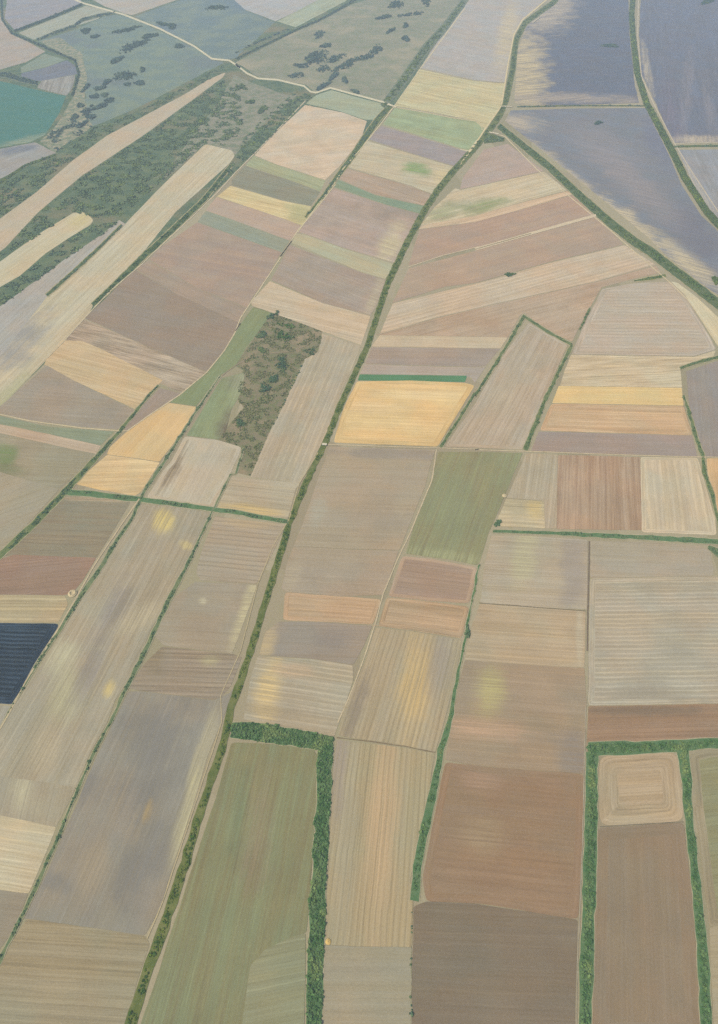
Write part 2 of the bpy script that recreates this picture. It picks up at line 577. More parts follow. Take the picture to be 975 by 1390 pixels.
# --- far meadows and strips along the pale winding track
F('ploughed_field', 'pale mauve field at the top edge beside the start of the winding track', 'L1 335,-25 730,-25 722,-5 530,60 505,55 420,24', (186, 184, 184), (1, -.3), st=.05)
F('ploughed_field', 'pale lilac field at the top edge between the winding track and a light green strip', 'M1 -30,-25 360,-25 330,2 160,84 40,38', (184, 186, 192), (1, -.4), st=.05)
F('grass_field', 'light green strip field ending against the dark double belt near the top', 'M1 340,-4 370,-25 460,-20 440,4 240,108 168,86', (176, 186, 176), (1, -.5), st=.12, sw=8)

# --- column left of the middle ditch
F('fallow_field', 'grey green wedge field just below the bend of the winding track', 'M1 385,362 460,384 598,420 572,478 522,480 430,448 285,415 325,382', (172, 180, 164), 'h', st=.07)
F('stubble_field', 'large pale pink stubble field below the grey green wedge', 'M1 280,422 430,452 524,486 500,560 420,660 358,720 170,660 78,622 160,535', (211, 195, 178), 'h', st=.07, hl=0, bl=.1, tr=(70, 3, -.12))
F('grass_field', 'thin pale green strip under the large pale pink stubble field', 'M1 73,626 170,664 358,724 338,766 270,740 42,662', (174, 178, 152), 'h', st=.1)
F('fallow_field', 'dull dark green strip field above the yellow strip', 'M1 38,666 270,744 338,770 300,824 190,803 -15,742 -12,720', (152, 152, 140), 'h', st=.09)
F('straw_field', 'yellow strip field with a greenish end, in the column left of the middle ditch', 'M1 -20,747 190,807 300,828 272,905 170,868 0,812 -72,788', (214, 197, 160), 'h', st=.16, sw=6, patches=[('M1 260,850', 22, 14, 30, (182, 179, 144), .85, .6)])
F('ploughed_field', 'mauve strip directly below the yellow strip', 'M1 -76,792 0,816 170,871 272,909 245,938 215,962 0,884 -118,843', (190, 172, 160), 'h', st=.05)
F('grass_field', 'grey green strip between two mauve strips left of the pale field track', 'M1 -118,847 0,888 213,966 184,1010 0,944 -152,890', (158, 163, 150), 'h', st=.07)
F('ploughed_field', 'large pinkish field of fine stripes below the grey green strip', 'M1 -155,894 0,948 182,1013 M2 178,72 110,190 70,240 L2 990,285 800,213 600,95 640,52', (181, 164, 153), 'h', c2=((165, 148, 139), .75), st=.08, sw=6)
F('ploughed_field', 'dusty pink band of streaks above the smooth brown field', 'L2 596,100 800,218 990,290 M2 50,278 8,345 L2 945,344 800,272 720,238 545,133', (178, 163, 150), 'h', c2=((162, 147, 136), .75), st=.13, sw=6)
F('ploughed_field', 'smooth dark brown field beside the end of the dark wedge hedge', 'L2 541,138 720,242 800,276 958,350 900,460 832,544 800,533 480,392 345,331', (160, 147, 137), 'h', st=.04, bl=.05)
F('rough_field', 'tan field torn by dark broken streaks below the smooth brown field', 'L2 340,338 480,397 800,538 822,548 760,604 728,628 640,588 400,448 262,415 300,375', (178, 162, 146), 'h', st=.28, sw=6, along=70)
F('stubble_field', 'peach coloured stubble field of fine lines ending at a short dark hedge', 'L2 252,420 330,424 400,453 650,580 632,598 545,694 300,580 180,516 192,488', (206, 183, 152), 'h', st=.11, sw=5, tr=(30, 3, .1))
F('ploughed_field', 'grey brown field above the long pale field track at the west edge', 'L2 188,522 300,585 540,700 480,776 330,766 120,737 0,711 -90,694 0,688', (168, 156, 143), 'h', st=.05)
F('ploughed_field', 'small mauve triangle between the short dark hedge and the golden field', 'L2 642,612 728,636 670,668 512,782 494,780 548,712', (166, 151, 141), 'v', st=.06)
F('grass_field', 'dull green strip under the long pale field track at the west edge', 'L2 -90,712 0,724 200,768 455,787 402,840 200,794 0,754 -90,738', (150, 156, 136), 'h', st=.07)
F('stubble_field', 'thin pink strip between the dull green strip and an olive field', 'L2 -90,742 0,758 200,798 402,844 386,874 200,834 0,790 -90,775', (194, 173, 153), 'h', st=.08)
F('fallow_field', 'olive grey field with a small green bush patch at its west edge', 'L2 -90,780 0,794 200,838 386,878 330,938 235,1014 0,945 -90,922', (164, 155, 136), 'h', st=.07, patches=[('L2 20,868', 14, 16, 0, (133, 147, 109), .9, .5), ('L2 0,940', 40, 8, 0, (136, 139, 110), .6, .5)])
F('ploughed_field', 'plain grey tan field below the olive field with the bush patch', 'L2 -90,928 0,949 235,1018 L3 130,188 0,318 -90,400', (172, 162, 144), 'h', st=.05)
F('wheat_field', 'smooth golden field narrowing to the field track', 'L2 672,672 785,687 750,760 640,904 432,876 444,848 512,786', (217, 188, 146), 'v', st=.04, bl=.06, patches=[('L2 700,690', 20, 8, 10, (205, 189, 157), .5, .4)])
F('straw_field', 'golden field of wavy pale lines with an orange lower edge', 'L2 431,881 640,910 562,1030 L3 540,96 400,72 308,50 330,20', (215, 188, 149), 'h', st=.14, sw=6, tr=(16, 3, .12), patches=[('L3 330,60', 40, 5, 8, (219, 189, 131), .8, .4)])
F('meadow', 'green meadow wedge along the field track above the small mauve triangle', 'L2 684,668 830,555 900,465 M2 0,385 70,289 145,310 115,350 40,450 0,520 L2 940,528 880,560 840,620 785,682', (146, 154, 124), 'v', st=.05, cat='meadow')
F('meadow', 'green meadow with worn patches beside the brown scrub', 'L2 892,572 960,554 M2 35,550 25,620 -20,700 L2 900,800 870,816 752,800 782,752', (150, 158, 128), 'v', st=.09, bl=.14, cat='meadow', patches=[('M2 45,560', 22, 34, 20, (161, 161, 139), .7, .5), ('L2 925,760', 18, 34, 25, (127, 120, 109), .9, .7)])
F('stubble_field', 'pale grey field with a brown torn strip along its west side', 'L2 742,806 870,820 968,850 L3 922,12 852,147 700,124 592,104 660,-8 L2 690,905', (195, 182, 163), 'v', st=.07, sw=6, hl=9, patches=[('L2 690,930', 10, 38, 26, (137, 125, 110), .75, 1.6)])
F('stubble_field', 'long field of pale pinstripes between the brown scrub and the central ditch', 'M2 348,395 500,442 478,500 425,620 362,790 338,842 258,992 62,966 132,800 217,622 277,497 332,468 345,425', (184, 172, 154), 'v', st=.07, sw=6, tr=(13, 3.5, .16))
F('stubble_field', 'small striped field at the foot of the pinstriped one with a golden lower edge', 'M2 57,975 256,994 M3 240,70 208,184 100,172 0,158 L3 872,150 932,20', (186, 172, 151), 'h', st=.13, sw=7, patches=[('M3 70,158', 60, 7, 6, (204, 184, 132), .8, .5)])

# --- south west block
F('stubble_field', 'very long grey field of lengthwise lines with scattered straw yellow spots', 'L3 562,132 700,142 842,166 798,262 700,466 600,640 540,800 462,915 428,1010 L4 360,180 305,320 200,300 0,274 -90,264 -90,230 0,100 50,-5 L3 90,900 222,690 335,508 480,285', (172, 162, 144), 'v', st=.1, sw=5, along=150, patches=[
    ('L3 660,205', 14, 17, 10, (208, 193, 129), .9, .8), ('L3 745,295', 9, 6, 20, (201, 189, 137), .7, .7), ('L3 440,880', 8, 14, 20, (209, 193, 131), .9, .7),
    ('L3 560,590', 36, 14, -30, (188, 180, 148), .7, 1.2), ('L3 250,740', 22, 28, 25, (192, 186, 159), .7, 1.2), ('L3 270,900', 22, 40, 20, (190, 184, 153), .65, 1.2), ('L3 430,600', 14, 60, 25, (149, 142, 138), .6, 1.2), ('L4 180,170', 20, 40, 15, (186, 178, 147), .6, 1.0), ('L3 360,800', 14, 50, 25, (152, 144, 140), .5, 1.2)])
F('fallow_field', 'grey field continuing the very long lined field, with two blurred pale stripes', 'L4 -90,270 0,279 200,304 303,323 225,478 0,431 -90,414', (172, 162, 144), 'v', st=.06, patches=[('L4 90,340', 16, 30, 8, (190, 182, 156), .7, .8), ('L4 150,400', 10, 18, 0, (182, 172, 148), .5, .8)])
F('stubble_field', 'cream coloured field of fine cross stripes at the west edge', 'L4 -90,420 0,436 224,483 115,744 0,729 -90,718', (202, 188, 162), 'h', st=.12, sw=4.5)
F('ploughed_field', 'plain grey brown corner field below the cream striped field', 'L4 -90,724 0,735 110,750 52,895 0,965 -90,1110', (158, 148, 132), 'h', st=.05)
F('fallow_field', 'dark field of greenish stripes with a pale upper rim, beside a track', 'L3 248,104 400,105 520,124 440,260 385,345 60,332 22,338 135,222', (160, 150, 133), (1, .03), st=.16, sw=6, c2=((134, 134, 119), .6), patches=[('L3 370,106', 50, 5, 3, (196, 177, 143), .85, .5)])
F('ploughed_field', 'reddish brown field directly above a pale striped one at the west edge', 'L3 -90,420 18,347 60,335 384,348 330,440 296,480 262,494 0,492 -90,488', (162, 138, 124), 'h', st=.1, sw=6)
F('stubble_field', 'pale tan striped field between the reddish brown field and the slate blue field', 'L3 -90,496 0,498 260,500 272,532 234,604 0,604 -90,603', (186, 170, 142), 'h', st=.14, sw=6, tr=(20, 4, .18))
F('ploughed_field', 'slate blue freshly ploughed field, much the darkest of all', 'L3 -90,608 0,610 236,612 150,770 54,934 0,928 -90,920', (66, 77, 90), 'h', st=.16, sw=4, tr=(8, 2.8, 1.5), hl=14)
F('fallow_field', 'small grey wedge field below the slate blue field', 'L3 -90,934 0,940 54,944 0,1030 L4 -90,150', (168, 164, 152), 'v', st=.06)
F('stubble_field', 'field of dark cross furrows just below the grass cross strip, left of the ditch', 'L3 866,180 M3 0,192 200,214 160,300 100,425 82,448 0,444 L3 805,436 790,405 812,315', (178, 164, 146), 'h', st=.1, sw=7, tr=(11, 2.6, -.2), patches=[('M3 60,205', 45, 8, 6, (196, 178, 137), .6, .5)])
F('ploughed_field', 'smooth warm grey field with a straw coloured ditch side', 'L3 785,446 945,450 M3 84,458 70,500 0,690 -20,745 L3 930,728 660,697 622,658 705,500', (170, 158, 141), 'h', st=.05, patches=[('M3 40,560', 9, 70, 20, (199, 188, 154), .8, .6), ('L3 815,520', 6, 5, 0, (197, 188, 162), .8, .5)])
F('fallow_field', 'grey field of dark ripples below the smooth warm grey field', 'L3 652,704 935,735 968,745 925,860 880,912 860,914 560,878 520,868 582,772', (164, 151, 135), 'h', st=.13, sw=6, tr=(8.5, 2.4, -.22), patches=[('L3 840,760', 16, 10, 10, (185, 174, 140), .7, .8), ('L3 610,735', 16, 20, 20, (153, 137, 114), .7, .8)])
F('ploughed_field', 'large grey field with blue grey stains, yellow ditch side and an oval mark', 'L3 516,886 560,884 860,920 925,890 960,840 L4 905,20 830,200 760,432 690,645 640,802 582,912 110,846 100,846 182,682 292,432 392,192 478,22', (155, 148, 137), 'v', st=.05, sw=7, patches=[
    ('L4 640,150', 42, 90, 18, (141, 138, 133), .85, .8), ('L4 300,280', 40, 26, 30, (141, 138, 133), .7, .8), ('L4 780,330', 11, 105, 14, (197, 188, 154), .85, .7), ('L4 560,650', 30, 50, 20, (141, 138, 133), .7, .8), ('L4 210,690', 30, 16, 30, (141, 138, 133), .7, .8), ('L4 380,650', 22, 40, 20, (171, 157, 136), .6, .9), ('L4 592,420', 5, 15, 18, (170, 153, 124), .8, .3), ('L4 840,120', 14, 40, 20, (178, 170, 148), .7, .7)])
F('stubble_field', 'tan corner field of fine cross lines at the foot of the large blue stained field', 'L4 108,852 582,920 600,950 545,1110 500,1330 -140,1330 60,925', (164, 153, 130), 'h', st=.12, sw=5)

# --- between the middle ditch and the central ditch, far
F('ploughed_field', 'large pale lilac field at the top between two tree lines', 'M1 918,30 955,-25 R1 300,-25 196,78 158,128 132,255 118,330 0,320 M1 742,272 800,186', (184, 182, 184), (1, .2), st=.05, patches=[('R1 130,130', 12, 45, 12, (207, 196, 175), .7, .8)])
F('straw_field', 'pale yellow field of broken lines beside the ditch fork', 'M1 738,278 880,311 R1 0,326 118,336 96,438 40,516 M1 945,480 780,448 642,424', (202, 194, 166), 'h', st=.15, sw=6)
F('crop_field', 'fresh green field below the pale yellow field of broken lines', 'M1 640,432 780,456 R1 0,488 36,520 0,575 M1 935,602 850,578 594,498', (168, 179, 152), 'h', st=.1, bl=.12, sw=6)
F('ploughed_field', 'purple grey field directly below the fresh green field', 'M1 585,506 850,585 930,612 876,664 720,618 535,558', (168, 160, 162), 'h', st=.05)
F('fallow_field', 'pale field with a bright green spot in its middle', 'M1 528,566 720,624 874,670 850,720 792,778 700,742 445,668 500,592', (198, 188, 168), 'h', st=.12, patches=[('M1 722,678', 19, 8, 8, (142, 166, 124), .9, .5), ('M1 830,705', 12, 14, 30, (209, 194, 162), .8, .5)])
F('stubble_field', 'brown strip under the pale field with the green spot', 'M1 438,674 700,748 788,783 760,824 560,778 415,715', (184, 166, 152), 'h', st=.12, sw=6)
F('crop_field', 'narrow dark green strip crossing between the two ditches', 'M1 412,722 560,784 755,828 738,855 600,818 398,750', (146, 162, 144), 'h', st=.08)
F('ploughed_field', 'large dusty pink field below the narrow dark green strip', 'M1 394,757 600,824 736,860 690,960 M2 640,106 430,46 270,-12 M1 252,928 330,832', (182, 166, 158), 'h', st=.06, bl=.1, patches=[('M2 620,40', 14, 40, 25, (206, 194, 166), .8, .6), ('M1 620,840', 50, 12, 14, (162, 152, 144), .6, .6)])
F('fallow_field', 'pale greenish strip below the large dusty pink field', 'M1 246,936 270,945 M2 270,-6 430,52 632,115 600,172 500,142 228,28', (196, 188, 164), 'h', st=.12, sw=6, c2=((170, 171, 149), .6))
F('ploughed_field', 'dull mauve field with smooth furrows beside the central ditch', 'M2 218,38 500,148 600,178 565,275 540,318 350,268 145,178', (174, 160, 150), 'h', st=.06, bl=.08, patches=[('M2 560,240', 8, 35, 25, (191, 180, 159), .7, .6)])
F('stubble_field', 'pale sandy field above the brown scrub, striped along its length', 'M2 138,184 350,273 540,323 502,436 350,382 70,280 62,266', (204, 186, 164), 'h', st=.11, sw=6, tr=(40, 3, .08))

# --- fan of fields right of the central ditch
F('ploughed_field', 'mauve field in the fork below the two joining ditches', 'R1 38,600 130,578 272,685 0,746 -58,757 -45,710', (186, 170, 163), (1, -.25), st=.05)
F('fallow_field', 'pale field with a green wedge stain at its ditch end', 'R1 276,690 366,764 180,812 0,866 M1 745,903 800,832 882,756 R1 -60,763 0,751', (205, 192, 170), (1, -.27), st=.14, sw=7, patches=[('R1 40,828', 36, 9, -16, (154, 162, 129), .85, .7), ('M1 830,850', 26, 10, -20, (164, 167, 138), .7, .6)])
F('stubble_field', 'thin orange strip edged with pale lines above the first pink field', 'R1 368,768 386,780 200,834 0,890 M1 738,918 748,905 R1 0,868 180,816', (206, 184, 162), (1, -.27), st=.16, sw=5)
F('ploughed_field', 'pink field of fine lines, nearest to the fork of the ditches', 'R1 390,784 482,862 200,935 0,994 M2 830,78 697,118 722,30 M1 740,922 R1 0,893 200,838', (190, 168, 154), (1, -.27), c2=((174, 152, 140), .75), st=.08, sw=6)
F('ploughed_field', 'second pink brown field of the fan, below a double pale line', 'R1 490,870 R2 592,35 300,104 0,188 M2 840,203 632,268 697,132 R2 0,62 200,6', (188, 168, 153), (1, -.27), c2=((172, 152, 139), .75), st=.07, sw=7, tr=(60, 3, .1))
F('stubble_field', 'pale pinstriped field holding a lone dark shrub at its upper border', 'R2 600,40 722,116 480,183 0,290 M2 800,328 582,392 632,273 R2 0,194 300,110', (200, 182, 163), (1, -.27), st=.09, sw=6, tr=(15, 4.2, .16))
F('fallow_field', 'rough tan wedge field above the hedged strip, crossed by a faint slim hedge', 'R2 725,122 742,148 620,176 505,206 440,320 388,422 290,380 200,308 180,318 130,406 0,403 M2 565,398 584,396 800,334 R2 0,296 480,188', (188, 167, 149), (1, -.27), st=.1, bl=.1, patches=[('R2 320,290', 40, 22, -10, (191, 175, 157), .6, .6)])
F('stubble_field', 'cream strip crossing above a mauve brown band', 'M2 580,400 R2 0,407 128,409 100,450 0,450 M2 960,450 548,443', (204, 186, 163), 'h', st=.07)
F('ploughed_field', 'mauve brown band below the cream strip', 'M2 547,448 R2 0,453 96,455 42,520 0,525 M2 930,524 522,513', (172, 157, 147), 'h', st=.05)
F('fallow_field', 'grey tan band above the bright green strip', 'M2 518,518 R2 0,530 40,525 0,588 M2 945,566 502,553', (182, 168, 157), 'h', st=.06)
F('crop_field', 'bright green narrow strip on top of the big straw yellow field', 'M2 500,557 925,563 918,586 492,579', (104, 144, 116), 'h', st=.05)
F('wheat_field', 'big straw yellow field, brightest of all, below the bright green strip', 'M2 488,586 700,582 920,592 956,602 903,690 808,844 395,828 432,700', (228, 196, 149), 'h', st=.09, sw=6, bl=.08, hl=13, hlrgb=(219, 189, 143), patches=[('M2 760,640', 60, 10, 2, (231, 207, 165), .6, 1.0), ('M2 560,690', 40, 8, 2, (230, 205, 165), .5, 1.0)])
F('stubble_field', 'slanting grey field of lengthwise lines framed on three sides by hedge', 'R2 215,350 370,438 300,590 190,856 0,848 M2 842,846 R2 0,678 108,492', (187, 172, 155), 'v', st=.1, sw=6, along=150, hl=10, patches=[('R2 80,520', 5, 34, 32, (151, 137, 121), .7, .9), ('R2 120,640', 20, 30, 20, (195, 181, 160), .6, .9)])
F('stubble_field', 'large pale grey field of curving pale cross lines under the diagonal ditch', 'R2 512,214 640,192 785,186 838,240 918,370 966,455 880,482 390,474 445,345', (196, 182, 168), 'h', st=.09, sw=6, tr=(15, 4, -.16), hl=14)
F('rough_field', 'cream field of ragged dark dashes above the yellow band', 'R2 388,479 880,487 962,462 955,482 820,522 828,608 345,600 362,540', (204, 188, 163), 'h', st=.2, sw=6, along=90)
F('straw_field', 'smooth yellow band, topmost of three bands ending at the same side hedge', 'R2 338,604 828,612 834,680 313,670', (226, 198, 150), 'h', st=.06, sw=6)
F('stubble_field', 'orange brown band between the yellow band and a grey band', 'R2 308,675 836,685 868,799 262,780', (206, 177, 147), 'h', st=.13, sw=6, hl=9)
F('ploughed_field', 'dark grey band lowest of three bands ending at the same side hedge', 'R2 257,787 870,803 888,884 500,872 228,861', (168, 153, 146), 'h', st=.05, bl=.04)
F('ploughed_field', 'smooth grey field at the east edge beyond the side hedge', 'R2 848,545 975,503 1060,480 1060,885 922,885 862,680', (160, 152, 148), 'v', st=.04)
F('stubble_field', 'bright orange tan field at the east edge below the long cross track', 'R2 930,895 1060,895 R3 1060,215 975,204 942,60', (216, 184, 146), 'v', st=.1, sw=6)
F('stubble_field', 'pale wedge between the diagonal ditch and the field of curving lines', 'R2 790,186 812,190 890,250 975,330 1060,400 1060,470 975,440 918,352 842,236', (212, 200, 174), (.75, 1), st=.06)

# --- centre and right, middle distance
F('ploughed_field', 'large smooth brown field below the straw yellow one, upper half', 'M2 375,848 600,854 798,860 768,960 M3 758,60 655,314 420,308 288,300 235,300 300,130 340,0 M2 362,900', (178, 163, 144), 'h', st=.05, bl=.05, patches=[('M2 600,872', 75, 7, 2, (162, 152, 141), .9, .3), ('M3 330,160', 12, 20, 20, (179, 174, 158), .7, .6), ('M3 560,180', 40, 26, 0, (165, 153, 137), .5, .6)])
F('ploughed_field', 'smooth brown field with a faded ditch side, lower half of the large pair', 'M3 232,306 288,306 420,314 652,320 590,494 400,498 200,480 186,465 205,380', (176, 160, 142), 'h', st=.05, patches=[('M3 225,430', 10, 26, 15, (185, 172, 150), .7, .6)])
F('stubble_field', 'narrow pinkish orange striped strip below the smooth brown pair', 'M3 200,486 400,502 582,514 550,612 350,601 192,594', (194, 166, 138), 'h', st=.13, sw=5, hl=8)
F('ploughed_field', 'grey field with one straw coloured side, below the pinkish orange strip', 'M3 172,604 350,607 545,620 512,700 470,772 300,748 96,732 120,645', (164, 152, 140), 'h', st=.06, patches=[('M3 125,680', 11, 26, 20, (192, 178, 138), .8, .6), ('M3 400,670', 26, 14, 0, (150, 142, 136), .6, .7)])
F('stubble_field', 'pale field of bowed cross lines with golden patches above the shrub belt', 'M3 90,742 300,754 468,779 470,840 410,1010 M4 393,118 340,106 190,78 35,48 M3 60,832', (176, 165, 146), 'h', st=.1, sw=6, tr=(9, 2.6, .22), patches=[('M3 130,870', 16, 44, 12, (205, 186, 135), .8, .8), ('M3 230,800', 28, 9, 4, (199, 177, 142), .6, .8)])
F('stubble_field', 'field of lengthwise lines with a big golden stain and dark wheel ruts', 'M3 562,628 700,642 903,677 880,830 M4 840,40 797,178 680,152 415,112 430,10 M3 470,880 522,765', (180, 166, 142), 'v', st=.09, sw=5, tr=(8, 2, -.18), patches=[('M3 720,850', 24, 70, 6, (207, 184, 130), .85, .9), ('M3 480,960', 9, 60, 18, (157, 145, 130), .7, 1.0), ('M3 820,760', 14, 50, 10, (164, 154, 142), .6, .8)])
F('ploughed_field', 'reddish brown striped plot below the green striped field', 'M3 670,342 780,352 965,386 952,460 936,528 780,518 614,499', (172, 148, 132), 'h', st=.1, sw=6, hl=7, hlrgb=(184, 160, 140))
F('stubble_field', 'tan plot of ragged lines below the reddish brown striped plot', 'M3 608,506 780,524 934,545 906,665 710,632 574,618', (188, 162, 135), 'h', st=.16, sw=5, tr=(14, 3, -.14), hl=8)
F('crop_field', 'grey green field of lengthwise stripes, beside a pale track', 'M2 815,868 R2 0,868 188,872 R3 152,10 72,205 52,245 15,365 M3 965,374 850,350 684,328 722,205 785,30', (155, 151, 124), 'v', st=.12, sw=6, c2=((144, 147, 115), .6), patches=[('M3 850,340', 60, 8, 8, (168, 168, 134), .6, .5)])
F('stubble_field', 'small grey field of lengthwise lines beside the grey green field', 'R2 207,874 330,880 R3 325,228 285,226 279,116 130,104 172,10', (184, 170, 150), 'v', st=.1, sw=5, tr=(16, 3, .12))
F('stubble_field', 'small plot of bold pale and golden cross stripes at the end of a grass strip', 'R3 126,110 275,122 280,226 82,219', (192, 178, 152), 'h', st=.13, sw=6, tr=(12, 4, .22), patches=[('R3 240,150', 10, 16, 0, (205, 188, 135), .7, .7)])
F('stubble_field', 'red brown field of lengthwise stripes, next to a pale pinstriped one', 'R2 335,881 500,884 660,890 R3 668,234 330,230', (178, 152, 133), 'v', st=.13, sw=7, tr=(24, 3, .1), c2=((185, 163, 141), .5))
F('stubble_field', 'pale field of wavy lengthwise pinstripes beside the red brown one', 'R2 665,890 890,893 R3 918,40 960,190 966,254 820,248 672,242', (200, 185, 163), 'v', st=.08, sw=5, tr=(15, 4, .16), hl=8)
F('fallow_field', 'square grey field with a soft pale stripe, just below a grass strip', 'R3 68,258 300,264 450,276 446,552 250,542 24,524 40,370', (182, 170, 152), 'h', st=.1, sw=5, patches=[('R3 200,330', 16, 46, 8, (194, 186, 154), .7, 1.0), ('R3 400,400', 18, 50, 0, (164, 155, 148), .6, .8)])
F('fallow_field', 'flat tan strip between a grass strip and the large white lined field', 'R3 465,280 700,286 900,300 938,318 955,395 950,418 464,425', (178, 166, 150), 'h', st=.05, bl=.05)
F('stubble_field', 'large grey field ruled with even white cross lines', 'R3 464,431 960,424 1060,424 1060,926 456,936', (178, 168, 152), 'h', st=.07, sw=5, tr=(8.5, 2.4, .26), hl=9, patches=[('R3 620,900', 70, 10, 0, (172, 162, 146), .6, .6)])
F('stubble_field', 'tan field of fine cross lines below the square grey field', 'R3 22,532 250,549 441,562 438,784 200,772 -38,754 -25,690 -8,610', (184, 166, 142), 'h', st=.09, sw=5, tr=(9, 2.4, .13), patches=[('R3 420,660', 5, 50, 0, (188, 180, 151), .7, .4)])
F('ploughed_field', 'brown field with a yellow green stain and an orange streaked lower side', 'R3 -40,759 200,777 438,790 444,955 R4 436,264 200,248 0,231 M4 842,210 868,70 M3 905,820', (168, 150, 130), 'h', st=.06, patches=[('R3 60,880', 20, 34, 10, (185, 174, 130), .8, .8), ('R4 30,90', 50, 14, 4, (195, 169, 137), .75, .9), ('R4 390,200', 22, 36, 0, (152, 142, 133), .7, .6)])
F('ploughed_field', 'large rust brown field beside the smooth bright green strip', 'R4 0,236 200,254 434,270 428,560 410,850 200,812 0,783 M4 765,777 752,690 800,430 842,222', (158, 134, 113), 'h', st=.06, sw=6, bl=.06, hl=10, patches=[('R4 20,280', 26, 22, 0, (176, 148, 127), .6, .7), ('R4 30,520', 30, 26, 0, (172, 151, 124), .5, .8)])
F('ploughed_field', 'plain dark grey brown field below the large rust brown field', 'M4 716,802 765,783 R4 0,790 200,820 408,856 402,1100 398,1330 M4 706,1330', (138, 126, 112), 'h', st=.04)
F('stubble_field', 'cream and gold field of straight lengthwise lines right of the tall shrub belt', 'M4 404,132 680,166 795,188 768,380 735,540 697,690 709,800 704,960 545,958 358,950 372,740 385,400', (180, 166, 138), 'v', st=.08, sw=4.5, tr=(7.5, 1.7, -.2), patches=[('M4 590,430', 20, 150, 3, (197, 175, 135), .75, .8), ('M4 450,500', 14, 160, 3, (174, 166, 144), .5, .6), ('M4 410,250', 12, 50, 3, (168, 156, 144), .7, .7)])
F('fallow_field', 'smooth grey tan field below the cream and gold lined field', 'M4 356,958 545,964 704,966 703,1330 345,1330', (168, 158, 138), 'h', st=.04)
F('crop_field', 'olive green field of lengthwise stripes inside the bend of the shrub belt', 'L4 928,150 M4 -5,142 65,146 305,157 326,198 320,400 300,700 282,900 200,932 118,972 58,1040 18,1330 L4 548,1330 645,1045 690,900 725,800 795,580 868,365', (146, 142, 114), 'v', st=.1, sw=4.5, along=120, c2=((138, 142, 112), .7), patches=[('M4 90,480', 22, 80, 5, (151, 136, 114), .6, .9), ('M4 20,420', 12, 60, 8, (127, 135, 109), .6, .8)])
F('fallow_field', 'greenish grey corner field of slanting lines below the olive green field', 'M4 279,908 274,1330 20,1330 60,1040 120,974 200,935', (152, 150, 124), (1, -.2), st=.1, sw=5)
F('stubble_field', 'rust coloured strip with a darker upper band above the shrub bordered squares', 'R3 456,943 700,940 1060,932 R4 1060,124 700,136 450,143', (160, 136, 117), 'h', st=.11, sw=5, patches=[('R3 700,960', 110, 7, 0, (143, 127, 112), .85, .5)])
F('stubble_field', 'small pale square field ploughed in nested rings, enclosed by shrub belts', 'R4 500,199 810,180 838,456 503,476', (182, 164, 140), 'h', st=.11, sw=4, hl=26, rnd=14, tr=(10, 2.4, .06))
F('ploughed_field', 'plain brown field below the small ringed square', 'R4 490,488 660,476 834,466 848,600 866,750 888,1034 905,1330 467,1330 474,1034 482,700', (152, 135, 117), 'v', st=.04, hl=16)
F('crop_field', 'olive field with a paler rim at the east edge, outside the shrub belts', 'R4 866,188 930,173 1060,163 1060,868 942,880 920,700 882,400', (152, 150, 122), 'h', st=.11, sw=5, hl=12, hlrgb=(162, 152, 131))
F('stubble_field', 'pale corner field at the east edge below the olive field', 'R4 942,886 1060,872 1060,1330 962,1330 946,1034', (176, 164, 140), 'h', st=.06)

# --- north east: dark soil
F('ploughed_field', 'blue grey field with pale ragged west side and a lens of shrubs in it', 'R1 340,-25 612,-25 618,150 638,345 655,412 400,420 178,420 160,410 174,200 206,112 250,60', (129, 138, 157), 'h', st=.05, sw=9, patches=[('R1 195,300', 30, 75, 0, (206, 194, 170), .9, .55), ('R1 300,40', 38, 24, -35, (192, 184, 175), .8, .55), ('R1 400,395', 90, 7, 1, (179, 172, 169), .7, .8)])
F('ploughed_field', 'large triangular dark field with a straw coloured margin along the diagonal ditch', 'R1 145,444 400,436 682,434 765,600 828,745 905,865 1010,965 1060,1010 R2 1060,290 900,186 760,70 R1 700,955 560,838 310,636 122,484', (140, 145, 157), (1, .25), st=.05, bl=.06, patches=[
    ('R1 320,680', 95, 13, 38, (205, 192, 170), .9, .8), ('R1 620,910', 70, 16, 40, (207, 194, 170), .9, .8), ('R2 860,110', 60, 12, 40, (209, 196, 171), .9, .8), ('R1 170,490', 30, 12, 10, (197, 185, 169), .8, 1.2), ('R1 740,560', 18, 40, -30, (135, 140, 158), .8, .8), ('R1 880,930', 50, 24, 45, (133, 136, 151), .7, .8), ('R1 660,760', 70, 18, 40, (166, 160, 164), .55, .6), ('R1 520,600', 60, 24, 30, (163, 158, 163), .5, .8)])
F('ploughed_field', 'blue violet field at the top right corner with faint streaks', 'R1 668,-25 1060,-25 1060,572 800,572 730,420 672,300 660,130', (133, 141, 160), 'v', st=.06, sw=12, patches=[('R1 900,560', 60, 6, 0, (192, 184, 175), .8, .6), ('R1 690,280', 5, 40, -10, (193, 186, 175), .6, .6), ('R1 850,350', 9, 60, 5, (160, 158, 168), .35, .6), ('R1 940,440', 8, 50, -10, (158, 157, 166), .35, .6), ('R1 780,450', 14, 50, 0, (141, 142, 160), .6, .8)])
F('ploughed_field', 'grey field with slanting pale lines at the east edge below a thin dark ditch', 'R1 815,602 1060,600 1060,960 905,800 855,690', (160, 162, 170), (.5, 1), st=.08, sw=9, patches=[('R1 880,750', 8, 50, -30, (193, 186, 175), .7, .6)])

